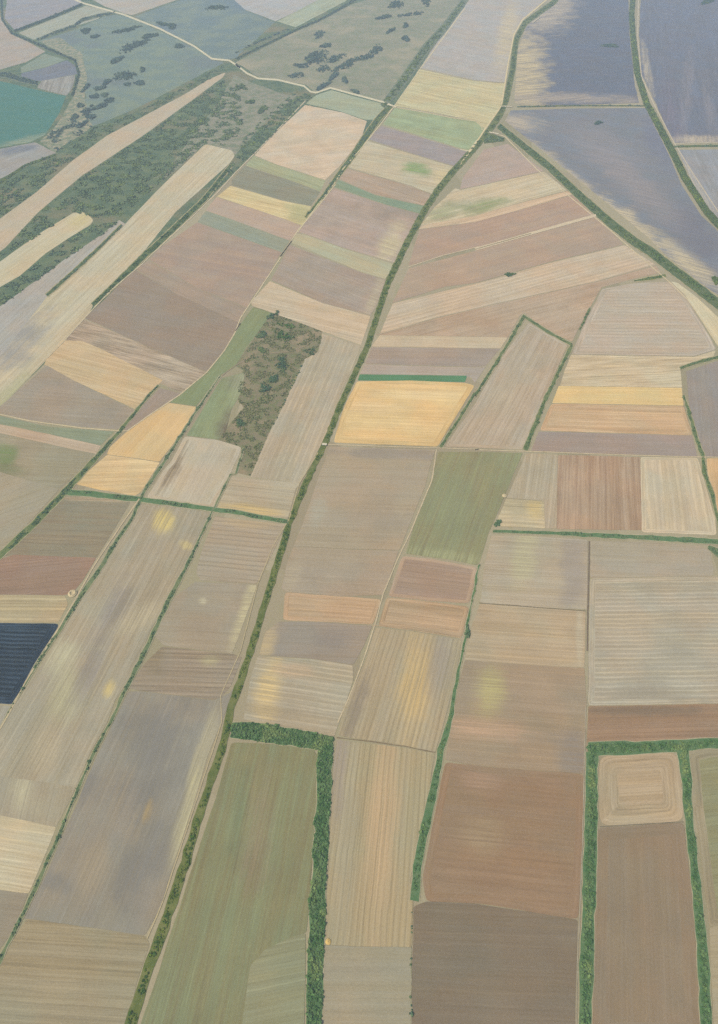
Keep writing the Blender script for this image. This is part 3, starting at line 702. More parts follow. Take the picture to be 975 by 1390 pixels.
# ------------------------------------------------------------------ terrain
TONES = {
    'dark': ((94, 118, 106), (106, 128, 104), (120, 136, 106)),
    'hedge': ((98, 122, 98), (114, 132, 104), (134, 146, 112)),
    'bright': ((86, 116, 86), (106, 132, 98), (134, 150, 106)),
    'weed': ((122, 130, 104), (134, 138, 112), (110, 124, 98)),
    'scrub': ((112, 134, 124), (124, 142, 122), (142, 160, 120)),
    'blue': ((104, 126, 136), (116, 136, 138), (128, 146, 136)),
}
VERGES = {
    'green': ((114, 130, 104), (136, 144, 112)),
    'ditch': ((118, 132, 110), (140, 146, 120)),
    'margin': ((186, 176, 150), (166, 160, 132)),
    'dry': ((166, 158, 134), (142, 144, 116)),
    'bright': ((100, 130, 98), (118, 138, 108)),
    'dark': ((106, 124, 108), (124, 136, 112)),
    'far': ((128, 144, 142), (146, 154, 142)),
}


def plain_material():
    """dry grass of the field margins over a far patchwork of strips"""
    t = NT('dry_margin_grass')
    geo = t.n('ShaderNodeNewGeometry').outputs['Position']
    mp = t.n('ShaderNodeMapping'); mp.vector_type = 'POINT'
    t.l(geo, mp.inputs['Vector'])
    mp.inputs['Rotation'].default_value = (0, 0, math.radians(14))
    mp.inputs['Scale'].default_value = (1 / 150, 1 / 420, 0)
    vo = t.n('ShaderNodeTexVoronoi', distance='CHEBYCHEV')
    t.l(mp.outputs[0], vo.inputs['Vector']); vo.inputs['Scale'].default_value = 1.0
    sp = t.n('ShaderNodeSeparateColor'); t.l(vo.outputs['Color'], sp.inputs[0])
    a = t.mix(sp.outputs[0], albedo((182, 172, 150), 1600), albedo((164, 153, 134), 1600))
    a = t.mix(t.math('MULTIPLY', sp.outputs[1], .4), a, albedo((154, 156, 126), 1600))
    n = t.noise(geo, 1 / 14.0, 4.0, .65)
    g = t.noise(geo, 1 / 3.0, 2.0, .7)
    a = t.mix(t.math('MULTIPLY', t.ramp(n, .5, .68), .5), a, albedo((166, 160, 132), 1600))
    return t.done(t.scale_col(a, t.math('MULTIPLY_ADD', t.math('SUBTRACT', g, .5), .35, 1.0)))


G = 20000.0
ground = link_mesh('ground', [(-G, -G, 0), (G, -G, 0), (G, G, 0), (-G, G, 0)], [[0, 1, 2, 3]], plain_material())
tag(ground, 'dry grass plain under and between the fields', kind='structure')

N_T = [0]


def terrain(name, label, where, rgb, rgb2, scale=30.0, amt=.8, fine=.12, rgb3=None):
    px = sheet(where)
    g = ccw(clean([ground_pt(*p) for p in px]))
    cx, cy = sum(p[0] for p in g) / len(g), sum(p[1] for p in g) / len(g)
    d = dist_of(cx, cy)
    g = wander(g, 20 * d / 1500, 2.2 * d / 1500)
    N_T[0] += 1
    m = grass_material(name + '_grass', d, rgb, rgb2, scale * max(1, d / 2200), amt, fine, rgb3)
    ob = link_mesh(name, [(x, y, .02 + .01 * N_T[0]) for x, y in g], [list(range(len(g)))], m, None, (cx, cy, 0))
    tag(ob, label, kind='structure')
    return ob


terrain('rough_pasture', 'dark green scrubby land of the far left', 'L1 -90,-30 M1 950,-30 915,35 800,185 640,425 600,480 500,570 300,420 0,690 L1 760,880 600,1030 L2 570,115 345,325 190,500 0,690 -90,770', (112, 132, 124), (130, 144, 128), 34, .9, .16, (142, 142, 130))
terrain('pasture', 'grey green pasture dotted with dark shrub clumps', 'L1 150,165 300,120 440,55 520,68 650,128 780,190 850,240 900,250 560,430 372,508 290,470 345,390 330,330 330,260 310,222 240,190', (138, 156, 158), (150, 164, 156), 40, .8, .07, (134, 148, 156))
terrain('pasture', 'smooth blue green meadow beyond the winding track', 'L1 540,66 722,0 760,-30 1050,-30 M1 40,42 158,88 0,232 L1 905,240 850,235 790,185 650,118', (136, 154, 162), (150, 164, 162), 60, .8, .06, (130, 148, 164))
terrain('rough_pasture', 'brownish rough pasture inside the loop of the winding track', 'M1 0,250 250,122 480,12 640,-30 900,-30 900,30 790,175 600,408 450,370 370,350 320,370 280,340 170,318 100,313', (160, 163, 156), (148, 158, 148), 26, .9, .12, (170, 168, 158))
terrain('rough_pasture', 'worn sandy scrub ground along the curved tree line', 'L1 160,165 240,150 330,215 350,300 340,400 372,508 215,612 165,568 235,490 290,395 315,300 300,240 230,205', (138, 152, 144), (178, 174, 162), 12, .9, .14)
terrain('rough_pasture', 'faded brown scrub beside the dark wedge hedge', 'M1 -5,300 60,330 200,380 250,380 130,480 0,620 L1 880,600 820,575 700,690 640,730 760,560 870,420', (160, 160, 152), (136, 148, 136), 22, .9, .13)
terrain('scrub_ground', 'brown weedy scrub in the middle of the fields', 'M2 70,285 150,306 350,383 345,420 332,468 278,498 215,622 130,800 62,965 0,950 L2 970,850 870,818 975,690 M2 0,640 30,540 0,520 115,350', (146, 139, 122), (130, 137, 110), 14, .9, .2, (160, 147, 128))

TRACK_N = [0]


def track(label, where, width, rgb=(212, 202, 178), rut=True, name='track'):
    L, R = strip_ground(where, width * 1.25, .35)
    d = dist_of(*L[len(L) // 2])
    TRACK_N[0] += 1
    m = grass_material('track_earth', d, rgb, tuple(int(v * .93) for v in rgb), 6.0, .8, .1)
    o = L[len(L) // 2]
    ob = strip_mesh(name, L, R, .60 + .002 * TRACK_N[0], m, None, (o[0], o[1], 0))
    tag(ob, label, kind='structure')
    return ob


track('pale winding dirt track across the far pasture', 'L1 240,-30 330,12 500,60 640,115 780,186 850,236 920,243 965,272 M1 0,258 45,294 90,315 170,321 275,346 300,368 322,372 380,353 450,372 600,412 640,430', 1.9, (220, 215, 196))
track('thin dirt track continuing past the ditch bridge', 'M1 635,430 780,455 860,472 975,488 R1 30,522', .8, (210, 199, 173))
track('pale track along the western edge of the middle fields', 'M1 280,405 160,530 72,620 0,692 L1 870,775 760,880 600,1030 L2 570,114 450,215 345,325 255,425 188,492', 1.0, (212, 199, 176))
track('long curving field track along the green meadow', 'L2 -60,706 0,717 120,743 330,772 480,783 512,783 600,720 720,640 830,548 900,462 965,352 M2 0,382 20,330 65,262 180,88 225,20 M1 180,1030 250,925 330,830 400,740', 1.1, (214, 199, 170))
track('pale track following the right side of the middle ditch', 'M1 920,32 740,278 635,428 580,500 500,600 432,676 400,730 330,820 250,930', 1.0, (218, 207, 180))
track('pale track on the left bank of the central ditch near the fork', 'R1 310,-20 190,80 156,140 132,260 106,425 40,518 0,580 -60,660', 1.5, (222, 209, 180))
track('short pale spur track at the corner of the fresh green field', 'M1 970,560 935,606 900,600', .9, (224, 215, 188))
track('pale track along the lower left side of the diagonal ditch', 'R1 60,530 120,548 248,680 546,927 684,1050 R2 770,178 850,255 920,350 975,440 1060,520', 1.0, (218, 203, 174))
track('pale track along the east side of the north east ditch', 'R1 656,-20 652,150 668,310 722,428 800,576 870,690 975,850 1060,960', 1.1, (206, 197, 184))
track('pale edge line west of the north east ditch', 'R1 800,578 900,572 1060,572', .7, (206, 197, 180))
track('long thin pale cross track', 'M2 370,838 600,846 820,852 975,857 R2 0,859 230,866 600,880 890,888 1060,890', .9, (210, 193, 164))
track('pale track down between the smooth brown fields and the green striped field', 'M2 805,858 M3 792,10 785,40 700,248 655,340 592,490 560,610 515,750 470,870 410,1008', 1.3, (210, 193, 164))
track('sandy track beside the hedge of the long lined field', 'L3 562,106 480,225 380,375 310,500 240,622 100,850 45,955 0,1034 L4 -60,130', 1.3, (206, 189, 160))
track('thin track along the ditch bank of the west column', 'M2 330,870 255,995 M3 215,190 150,300 90,450 20,720 -60,900 L4 890,60 770,430 650,790 590,930', 1.0, (196, 181, 148))
track('thin grey cart track beside the left shrub belt of the ringed square', 'R3 456,720 450,940 R4 443,0 440,130 430,560 418,850 410,1034 405,1330', .9, (182, 172, 152))
track('faint worn path through the brown scrub', 'M2 335,402 280,442 215,466 150,470 60,488 0,520 L2 890,562', .9, (168, 156, 136), name='path')
track('bare line between the two reddish plots and the golden stained field', 'M3 545,616 700,636 905,668', .8, (196, 172, 142))
track('narrow earth line between the golden stained field and the cream field', 'M4 405,122 540,138 680,158 800,182', 1.0, (140, 126, 108))
track('dark furrow line closing off the ringed square', 'R4 500,480 660,470 836,460', .8, (128, 122, 112))
track('dark furrow line between the two halves of the western striped columns', 'R3 458,280 456,430 452,560 450,720', 1.6, (136, 124, 114))
track('dark furrow line below the square grey field', 'R3 18,528 250,546 444,560', .8, (138, 128, 112))
track('pale double line in the fan of pink fields', 'R2 0,55 110,24 225,-9 R1 485,864', 3.0, (218, 202, 178))
track('dark rut between the two pale lines in the fan', 'R2 0,55 110,24 225,-9', .7, (150, 140, 122))
track('pale boundary line running to the second pink field', 'M2 693,126 830,80 975,44', .8, (216, 199, 174))

HN = [0]


def hedge(label, where, width, leaf='hedge', verge='green', cover=.66, size=None, height=1.9, name='hedgerow', cat='hedgerow', vw=1.0, fw=.64, group='hedgerows between the fields'):
    """hedge thing: an Empty carrying the grassy bank and the leafy growth on it"""
    ws = list(width) if isinstance(width, (list, tuple)) else [width, width]
    if cat != 'shrub belt': ws = [w * .9 for w in ws]
    L, R = strip_ground(where, [w * vw for w in ws], 1.4)
    fl, fr = strip_ground(where, [w * fw for w in ws], 1.9)
    mid = fl[len(fl) // 2]
    d = dist_of(*mid)
    root = bpy.data.objects.new(name, None)
    root.location = (mid[0], mid[1], 0); COL.objects.link(root)
    tag(root, label, cat, group, 'thing')
    HN[0] += 1
    strip_mesh('grass_bank', L, R, .49 + .002 * HN[0], verge_mat(d, verge), root, (mid[0], mid[1], 0))
    if verge not in ('far', 'dry') and max(ws) > 3 and d < 3000:
        ML, MR = strip_ground(where, [w * vw + 1.9 for w in ws], 1.2)
        strip_mesh('dry_margin', ML, MR, .465 + .0004 * HN[0], verge_mat(d, 'margin'), root, (mid[0], mid[1], 0))
    pts, rr = [], []
    for i in range(len(fl) - 1):
        quad = [fl[i], fr[i], fr[i + 1], fl[i + 1]]
        A = abs(area2(quad)) / 2
        dd = dist_of(*fl[i])
        s = (size or 1.7) * max(1.0, (dd / 1500) ** .75)
        want = A * cover / (s * s * 1.2)
        k = int(want) + (1 if RNG.random() < want % 1 else 0)
        for _ in range(k):
            u, v = RNG.random(), RNG.random()
            a = (fl[i][0] * (1 - u) + fr[i][0] * u, fl[i][1] * (1 - u) + fr[i][1] * u)
            b = (fl[i + 1][0] * (1 - u) + fr[i + 1][0] * u, fl[i + 1][1] * (1 - u) + fr[i + 1][1] * u)
            x, y = a[0] * (1 - v) + b[0] * v, a[1] * (1 - v) + b[1] * v
            if cover < .75 and mnoise.noise(Vector((x / 22, y / 22, 8.8))) < -.12: continue
            pts.append((x, y)); rr.append(s * (.55 + .5 * RNG.random() + (.9 * RNG.random() if RNG.random() < .16 else 0)))
    if pts:
        rr = np.array(rr)
        leaf_cloud('foliage', np.array(pts), rr, rr * height / 2.4 * (.7 + .6 * RNG.random(len(rr))), leaf_mat(d, leaf), root, (mid[0], mid[1], .3), per=16)
    return root


# the great ditches
hedge('long shrub lined ditch running the whole height through the middle of the plain', 'R1 345,-30 318,8 200,92 165,160 150,280 125,400 100,460 60,520 M1 958,595 870,690 810,765 760,840 M2 692,20 610,190 530,440 420,680 365,820 330,890 270,1020 M3 215,210 130,490 60,720 0,900 L4 930,0 890,170 800,430 720,700 640,930 600,1034 L4 510,1330', (8, 9, 10, 9, 9, 10, 11, 13, 15, 17), 'hedge', 'ditch', .45, cat='ditch hedgerow')
hedge('broad diagonal shrub ditch cutting from the fork down to the east edge', 'R1 95,505 300,672 430,795 540,893 R2 640,25 700,62 800,140 900,215 975,275 1060,340', (9, 12, 14, 15), 'hedge', 'dark', .66, cat='ditch hedgerow')
hedge('north east shrub ditch curving down between the blue grey fields', 'R1 635,-30 628,60 634,150 650,290 688,415 740,510 785,595 840,710 930,850 1060,990', (8, 10, 11, 12), 'scrub', 'dark', .75, cat='ditch hedgerow')
hedge('thin dark ditch line crossing between the two upper right ditches', 'R1 170,429 400,424 690,425', 1.7, 'blue', 'dark', .66)
hedge('thin dark ditch line at the right edge above the grey field with slanting lines', 'R1 800,588 890,586 1060,584', 3, 'scrub', 'dark', .66)
hedge('dark tree lined ditch ending in a point among the middle column fields', 'M1 620,425 570,480 520,550 470,625 420,692 350,790 280,872', (8, 9, 6, 2.5), 'scrub', 'dark', .66, cat='ditch hedgerow')
hedge('wide dark tree belt from the top edge to the ditch bridge', 'M1 912,10 840,108 768,188 676,318 590,428', (9, 13, 15, 10), 'scrub', 'far', .5)
# far left
hedge('curved tree line around the outer fields at the top left', 'L1 5,-20 10,80 50,135 150,178 300,242 318,300 290,385', (3, 4, 4.5), 'blue', 'far', .8)
hedge('straight dark hedge bar between a mauve field and a pale green field', 'L1 60,126 200,74 332,18', 5, 'blue', 'far', .85)
hedge('ragged dark hedge along the upper side of the pasture', 'L1 150,160 230,128 300,105 330,80 400,62 460,52', (4, 6, 5), 'blue', 'far', .6)
hedge('dark bushy strip left of the teal field', 'L1 -60,300 20,300 80,318 150,335', (7, 11, 7), 'blue', 'far', .85)
hedge('outer of two dark tree lines slanting to the winding track', 'M1 495,-10 430,30 340,80 240,122 120,180 0,238', (4, 3.5, 3), 'blue', 'far', .8)
hedge('inner of two dark tree lines slanting to the winding track', 'M1 210,118 110,160 0,212', (2.5, 2), 'blue', 'far', .7)
hedge('dark hedge on the lower edge of the grey tan field under the teal field', 'L1 -60,772 0,732 100,665 222,620', (5, 4, 3), 'scrub', 'dark', .66)
hedge('slim straight hedge strip standing alone inside pale stubble', 'L1 490,902 430,962 L2 405,42 300,140 188,240', (3.5, 5, 5), 'scrub', 'dark', .66)
hedge('dark wedge hedge on the right side of the broad pale stubble field', 'L1 925,665 820,800 700,915 610,1000 L2 590,70 480,178 420,235 372,278', (5, 8, 9, 6), 'dark', 'dark', .66)
# west
hedge('hedge from the short dark stub down to the western cross strip', 'L2 636,600 590,650 540,712 480,785 430,842 330,952 260,1028 L3 130,218 0,338 -90,410', (3, 5, 9, 9, 9), 'dark', 'green', .66)
hedge('long hedge right of the sandy track in the western block', 'L2 885,562 820,655 750,765 660,905 580,1024 L3 530,190 470,275 390,410 330,492 230,650 150,770 85,885 40,960 0,1034', (2, 4, 5, 7, 4, 1.5), 'hedge', 'green', .66)
hedge('grassy cross hedge linking the western hedges to the central ditch', 'L3 258,82 420,96 560,112 700,130 855,153 975,170 M3 100,185 212,202', (9, 8, 6, 7), 'hedge', 'bright', .5)
hedge('long dark hedge between the very long lined field and the blue stained field', 'L2 980,850 945,955 L3 925,12 855,155 800,272 745,390 690,495 620,640 560,765 500,885 440,1012 L4 375,190 320,310 270,435 160,690 80,860 0,1010 -60,1120', (2, 2.5, 7, 6, 3, 5, 6, 6), 'hedge', 'green', .66)
# centre
hedge('thin dark line of weeds along the pinstriped field and the scrub', 'M2 275,500 217,622 150,760', 1.6, 'dark', 'dry', .6)
hedge('hedge up the left side of the slanting grey field', 'R2 198,322 165,375 138,425 60,550 0,642 M2 960,632 900,730 822,848', (5, 4.5, 4, 4.5), 'hedge', 'green', .66)
hedge('hedge across the top of the slanting grey field', 'R2 192,320 290,385 388,438', (4, 4), 'hedge', 'green', .66)
hedge('hedge down the right side of the slanting grey field', 'R2 388,438 345,530 290,640 200,860', (5, 5.5, 6.5), 'hedge', 'green', .66)
hedge('faint slim hedge inside the rough tan wedge field', 'R2 460,290 440,335 420,378', 2.6, 'hedge', 'green', .66)
hedge('little dark grass sliver hedge under the diagonal ditch', 'R2 642,181 690,174 765,160', (1.5, 5, 4), 'hedge', 'green', .66)
hedge('dark hedge slanting from the diagonal ditch corner to the east edge', 'R2 822,532 900,506 975,488 1060,470', (3, 5, 5), 'hedge', 'green', .66)
hedge('side hedge dropping past the three coloured bands to the long grass strip', 'R2 838,640 880,790 915,890 R3 918,0 950,90 975,200 1000,290', (3, 6, 6, 4), 'hedge', 'green', .66)
hedge('long bright grass strip hedge across the right side', 'R3 70,240 300,247 650,264 975,282 1060,287', (4, 7, 8), 'hedge', 'bright', .45, height=1.6)
hedge('leafy wedge of bushes at the right end of the long grass strip', 'R3 940,305 985,330 1010,380', (6, 14, 8), 'hedge', 'green', .66)
hedge('smooth bright green strip hedge between the golden and rust fields', 'M3 975,375 955,480 925,640 910,720 885,850 858,1000 M4 825,170 780,400 735,600 718,775', (2.5, 3, 4, 6, 10, 12, 13, 13), 'bright', 'bright', .5, height=1.2)
hedge('dark weed line below the end of the smooth bright green strip', 'M4 712,790 706,950 703,1330', (1.2, 1), 'dark', 'dry', .5)
hedge('upper arm of the wide shrub belt around the olive green field', 'M4 -15,92 60,96 190,116 300,132 385,150', (22, 25, 22, 20), 'bright', 'bright', 1.0, vw=1.02, fw=.95, cat='shrub belt', height=2.6)
hedge('tall vertical arm of the wide shrub belt beside the cream and gold field', 'M4 362,140 356,300 345,500 335,700 325,900 318,1060 312,1330', (19, 20, 20, 21, 22), 'bright', 'bright', 1.0, vw=1.02, fw=.95, cat='shrub belt', height=2.6)
hedge('top arm of the shrub belt above the ringed square', 'R4 452,168 640,164 800,156 900,148 1060,142', (19, 16, 12), 'bright', 'bright', .9, vw=1.04, cat='shrub belt', height=2.6)
hedge('left arm of the shrub belt beside the ringed square', 'R4 470,178 466,400 460,700 448,1034 438,1330', (16, 17, 18), 'bright', 'bright', .8, vw=1.05, cat='shrub belt', height=2.6)
hedge('right arm of the shrub belt beside the ringed square', 'R4 832,175 848,300 858,450 885,700 905,900 915,1034 930,1330', (16, 10, 12, 16, 15), 'bright', 'bright', .9, vw=1.04, cat='shrub belt', height=2.6)
hedge('dark triangle of trees filling the ditch fork', 'R1 35,560 70,555 118,560', (12, 13, 5), 'scrub', 'dark', .66, cat='tree clump')


# ------------------------------------------------------------------ scrub thickets too many to count
def thicket(label, where, leaf, size, cover, clump=60):
    px = sheet(where)
    g = ccw(clean([ground_pt(*p) for p in px]))
    cx, cy = sum(p[0] for p in g) / len(g), sum(p[1] for p in g) / len(g)
    d = dist_of(cx, cy)
    pts = scatter(g, size, cover, clump=clump)
    r = size * (.5 + .7 * RNG.random(len(pts)))
    ob = leaf_cloud('scrub_thicket', pts, r, r * .6, leaf_mat(d, leaf), None, (cx, cy, .3), per=9)
    tag(ob, label, kind='stuff')


thicket('low green scrub between the pasture and the long curving strip', 'L1 -90,830 0,745 220,628 370,516 560,446 895,262 880,300 740,372 600,450 430,540 300,635 150,765 0,875 -90,930', 'scrub', 4.2, .5, 40)
thicket('low green scrub between the long curving strip and the broad stubble field', 'L1 900,318 765,412 560,560 330,710 150,860 22,1000 -60,1070 0,1030 150,950 295,848 372,872 480,870 640,735 822,575 930,590 975,500 960,340', 'scrub', 4.2, .55, 40)
thicket('dark scrub strip between two pale strips on the left', 'L1 372,905 480,888 L2 415,-6 280,82 150,180 0,286 -90,330 -90,265 0,212 80,168 180,80 275,14', 'scrub', 4, .6, 30)
thicket('dark scrub along the western track', 'M1 240,368 320,382 280,412 160,532 70,618 -5,686 L1 850,780 930,655 960,620 M1 30,560 120,470', 'scrub', 4, .75, 30)
thicket('scattered scrub under the teal field', 'L1 180,560 235,490 300,480 372,508 300,560 230,610', 'blue', 4.5, .4)


# ------------------------------------------------------------------ single shrub clumps
def clump(label, where, rx, ry, rot, leaf, group, size=None, height=3.0, name='shrub_clump', cat='shrubs'):
    (px, py), = sheet(where)
    a = math.radians(rot)
    if rx * ry < 90: rx, ry = rx * 1.3, ry * 1.5
    ring = []
    ph = RNG.random() * 6.28
    for k in range(18):
        t = 2 * math.pi * k / 18
        w = 1 + .22 * math.sin(2 * t + ph) + .16 * math.sin(3 * t + 2 * ph)
        x, y = rx * w * math.cos(t) / ZOOM, ry * w * math.sin(t) / ZOOM
        ring.append(ground_pt(px + x * math.cos(a) - y * math.sin(a), py + x * math.sin(a) + y * math.cos(a)))
    g = ccw(ring)
    c = ground_pt(px, py)
    d = dist_of(*c)
    s = size or 1.8 * max(1, (d / 1500) ** .7)
    pts = scatter(g, s, 1.0 if rx * ry > 260 else 2.2)
    cc = np.array(c)
    pts = cc + (pts - cc) * (.35 + .85 * RNG.random(len(pts)))[:, None]
    if len(pts) < 14: pts = cc + (pts - cc) * .5
    keep = np.array([rx * ry < 260 or mnoise.noise(Vector((x / (4 * s), y / (4 * s), 2.2))) for x, y in pts]) > -.05
    pts = pts[keep] if keep.sum() > 4 else pts
    if len(pts) < 14: s = s * 1.5
    r = s * (.6 + .7 * RNG.random(len(pts)))
    ob = leaf_cloud(name, pts, r, r * height / 2.4, leaf_mat(d, leaf), None, (c[0], c[1], .4), per=14)
    tag(ob, label, cat, group, 'thing')
    return ob


PG = 'shrub clumps dotted over the grey green pasture'
for (w, rx, ry, rot) in (('L1 505,122', 52, 9, -12), ('L1 380,148', 15, 6, -10), ('L1 535,186', 55, 15, -28), ('L1 600,146', 28, 8, -15), ('L1 470,242', 24, 9, -30),
                         ('L1 500,305', 44, 18, -18), ('L1 572,280', 8, 5, 0), ('L1 560,334', 24, 7, -12), ('L1 512,340', 8, 5, 0), ('L1 420,382', 18, 6, -10), ('L1 440,404', 22, 7, -18),
                         ('L1 380,388', 12, 6, 0), ('L1 398,430', 30, 8, -16), ('L1 350,445', 34, 10, -35), ('L1 365,470', 12, 7, 0), ('L1 322,425', 14, 8, -20), ('L1 345,352', 20, 7, -40),
                         ('L1 300,470', 18, 8, -40), ('L1 430,330', 14, 5, -20), ('L1 400,355', 16, 5, -15), ('L1 345,125', 20, 8, -10), ('L1 330,500', 22, 8, -35)):
    clump('dark blue green shrub clump on the grey green pasture left of the winding track', w, rx, ry, rot, 'blue', PG)
for (w, rx, ry, rot) in (('L1 655,98', 20, 7, 10), ('L1 690,106', 14, 6, 0), ('L1 720,186', 14, 5, 10), ('L1 870,32', 42, 9, -8)):
    clump('dark shrub clump on the smooth blue green meadow beyond the winding track', w, rx, ry, rot, 'blue', 'shrub clumps on the far meadow')
for (w, rx, ry, rot) in (('M1 335,140', 26, 11, -25), ('M1 362,184', 20, 8, 0), ('M1 330,228', 48, 20, -10), ('M1 402,236', 36, 13, -30), ('M1 352,276', 26, 12, 0), ('M1 248,302', 30, 11, 0),
                         ('M1 268,264', 26, 11, 0), ('M1 440,262', 44, 17, -28), ('M1 512,232', 46, 13, -12), ('M1 562,202', 34, 13, -38), ('M1 392,308', 26, 7, -45), ('M1 352,346', 28, 8, -35),
                         ('M1 595,70', 28, 6, -8), ('M1 702,59', 46, 7, -6), ('M1 642,20', 34, 14, -20), ('M1 682,104', 10, 9, 0), ('M1 682,156', 14, 10, 0), ('M1 762,8', 22, 12, 30), ('M1 622,124', 20, 5, -35),
                         ('M1 437,322', 8, 8, 0), ('M1 480,368', 20, 5, 15), ('M1 300,240', 24, 9, 0)):
    clump('dark shrub clump on the brownish rough pasture inside the track loop', w, rx, ry, rot, 'blue', 'shrub clumps on the rough pasture')
for (w, rx, ry, rot) in (('M1 22,350', 26, 12, 0), ('L1 800,490', 26, 10, -25), ('M1 110,440', 20, 10, -20), ('L1 775,522', 20, 9, 0), ('M1 60,410', 14, 8, 0)):
    clump('dark shrub clump in the faded brown scrub below the winding track', w, rx, ry, rot, 'scrub', 'shrub clumps in the faded scrub')
thicket('weedy low growth over the brown scrub', 'M2 150,310 348,386 343,418 330,466 276,496 213,620 128,798 64,960 0,948 L2 975,850 880,815 975,695 M2 0,640 35,540 10,520 115,352', 'weed', 2.0, .42, 22)
SG = 'bushes in the brown scrub'
clump('dark bush patch at the northern tip of the brown scrub', 'M2 150,322', 24, 12, -30, 'dark', SG, height=4)
clump('small bright green bush patch in the brown scrub', 'M2 208,362', 32, 9, 15, 'bright', SG)
clump('large bright green bush patch in the brown scrub', 'M2 190,404', 32, 20, 5, 'bright', SG, height=4)
clump('dark bush patch on the meadow side of the brown scrub', 'M2 105,400', 18, 13, 0, 'dark', SG)
clump('tall oval dark bush patch in the middle of the brown scrub', 'M2 184,515', 20, 32, 20, 'dark', SG, height=4)
clump('round dark bush patch below the oval one', 'M2 152,576', 14, 17, 25, 'dark', SG, height=4)
clump('lowest dark bush patch in the chain of the brown scrub', 'M2 118,612', 23, 18, -40, 'dark', SG, height=4)
clump('dark bush patch in the notch of the pinstriped field', 'M2 305,468', 24, 11, 5, 'dark', SG, height=4)
clump('dark bush patch at the lower west side of the brown scrub', 'M2 18,752', 20, 20, 0, 'dark', SG)
clump('small dull bush patch left of the oval one in the brown scrub', 'M2 105,458', 14, 9, 0, 'hedge', SG)
clump('lone dark shrub on the upper border of the pale pinstriped field', 'R2 140,157', 17, 7, -5, 'dark', None, height=3)
clump('lens shaped dark shrub clump inside the blue grey field', 'R1 540,185', 36, 5, 0, 'blue', None)
clump('tiny dark shrub in the large triangular dark field', 'R1 495,493', 11, 4, 0, 'blue', None)
clump('small dark shrub strip at the lower tip of the triangular dark field', 'R2 965,180', 18, 12, 35, 'hedge', None)
clump('dark shrub strip in the blue violet field at the top edge', 'R1 935,5', 24, 10, -10, 'blue', None)
clump('green bush at the foot of the plot with bold cross stripes', 'R3 92,208', 9, 18, 25, 'hedge', None)
clump('green bush tuft on the track below the green striped field', 'M3 930,645', 9, 26, 8, 'hedge', None)


# ------------------------------------------------------------------ small man-made things
def plain_mat(name, rgb, d):
    t = NT(name)
    geo = t.n('ShaderNodeNewGeometry').outputs['Position']
    n = t.noise(geo, .8, 3.0, .6)
    return t.done(t.scale_col(albedo(rgb, d), t.math('MULTIPLY_ADD', t.math('SUBTRACT', n, .5), .5, 1.0)))


def box_bm(bm, c, sx, sy, sz, rz):
    r = bmesh.ops.create_cube(bm, size=1.0)
    for v in r['verts']:
        x, y = v.co.x * sx, v.co.y * sy
        v.co = Vector((c[0] + x * math.cos(rz) - y * math.sin(rz), c[1] + x * math.sin(rz) + y * math.cos(rz), c[2] + v.co.z * sz))


def culvert(label, wa, wb, width):
    (ax, ay), (bx, by) = sheet(wa)[0], sheet(wb)[0]
    a, b = ground_pt(ax, ay), ground_pt(bx, by)
    cx, cy = (a[0] + b[0]) / 2, (a[1] + b[1]) / 2
    L = math.hypot(b[0] - a[0], b[1] - a[1]); rz = math.atan2(b[1] - a[1], b[0] - a[0])
    d = dist_of(cx, cy)
    root = bpy.data.objects.new('culvert_bridge', None); root.location = (cx, cy, 0); COL.objects.link(root)
    tag(root, label, 'bridge', 'small bridges over the ditches', 'thing')
    m = plain_mat('pale_concrete', (222, 214, 196), d)
    bm = bmesh.new(); box_bm(bm, (0, 0, 2.0), L, width, 1.2, rz)
    bmesh.ops.bevel(bm, geom=bm.edges[:], offset=.12, segments=1, affect='EDGES')
    me = bpy.data.meshes.new('deck'); bm.to_mesh(me); bm.free(); me.materials.append(m)
    o = bpy.data.objects.new('deck', me); COL.objects.link(o); o.parent = root
    for s in (-1, 1):
        bm = bmesh.new()
        box_bm(bm, (-math.sin(rz) * s * width * .52, math.cos(rz) * s * width * .52, 2.9), L * .96, .5, 1.0, rz)
        bmesh.ops.bevel(bm, geom=bm.edges[:], offset=.08, segments=1, affect='EDGES')
        me = bpy.data.meshes.new('parapet'); bm.to_mesh(me); bm.free(); me.materials.append(m)
        o = bpy.data.objects.new('parapet', me); COL.objects.link(o); o.parent = root


culvert('small pale bridge on the long cross track at the central ditch', 'M2 347,839', 'M2 366,840', 5)
culvert('pale bridge over the central ditch at the level of the thin dark ditch line', 'R1 104,428', 'R1 148,430', 6)
culvert('pale bridge at the fork where the two ditches join', 'R1 55,532', 'R1 95,540', 6)
culvert('pale bridge where the winding track meets the middle ditch', 'M1 608,422', 'M1 645,431', 6)
culvert('pale bridge on the central ditch near the top edge', 'R1 232,92', 'R1 258,72', 6)


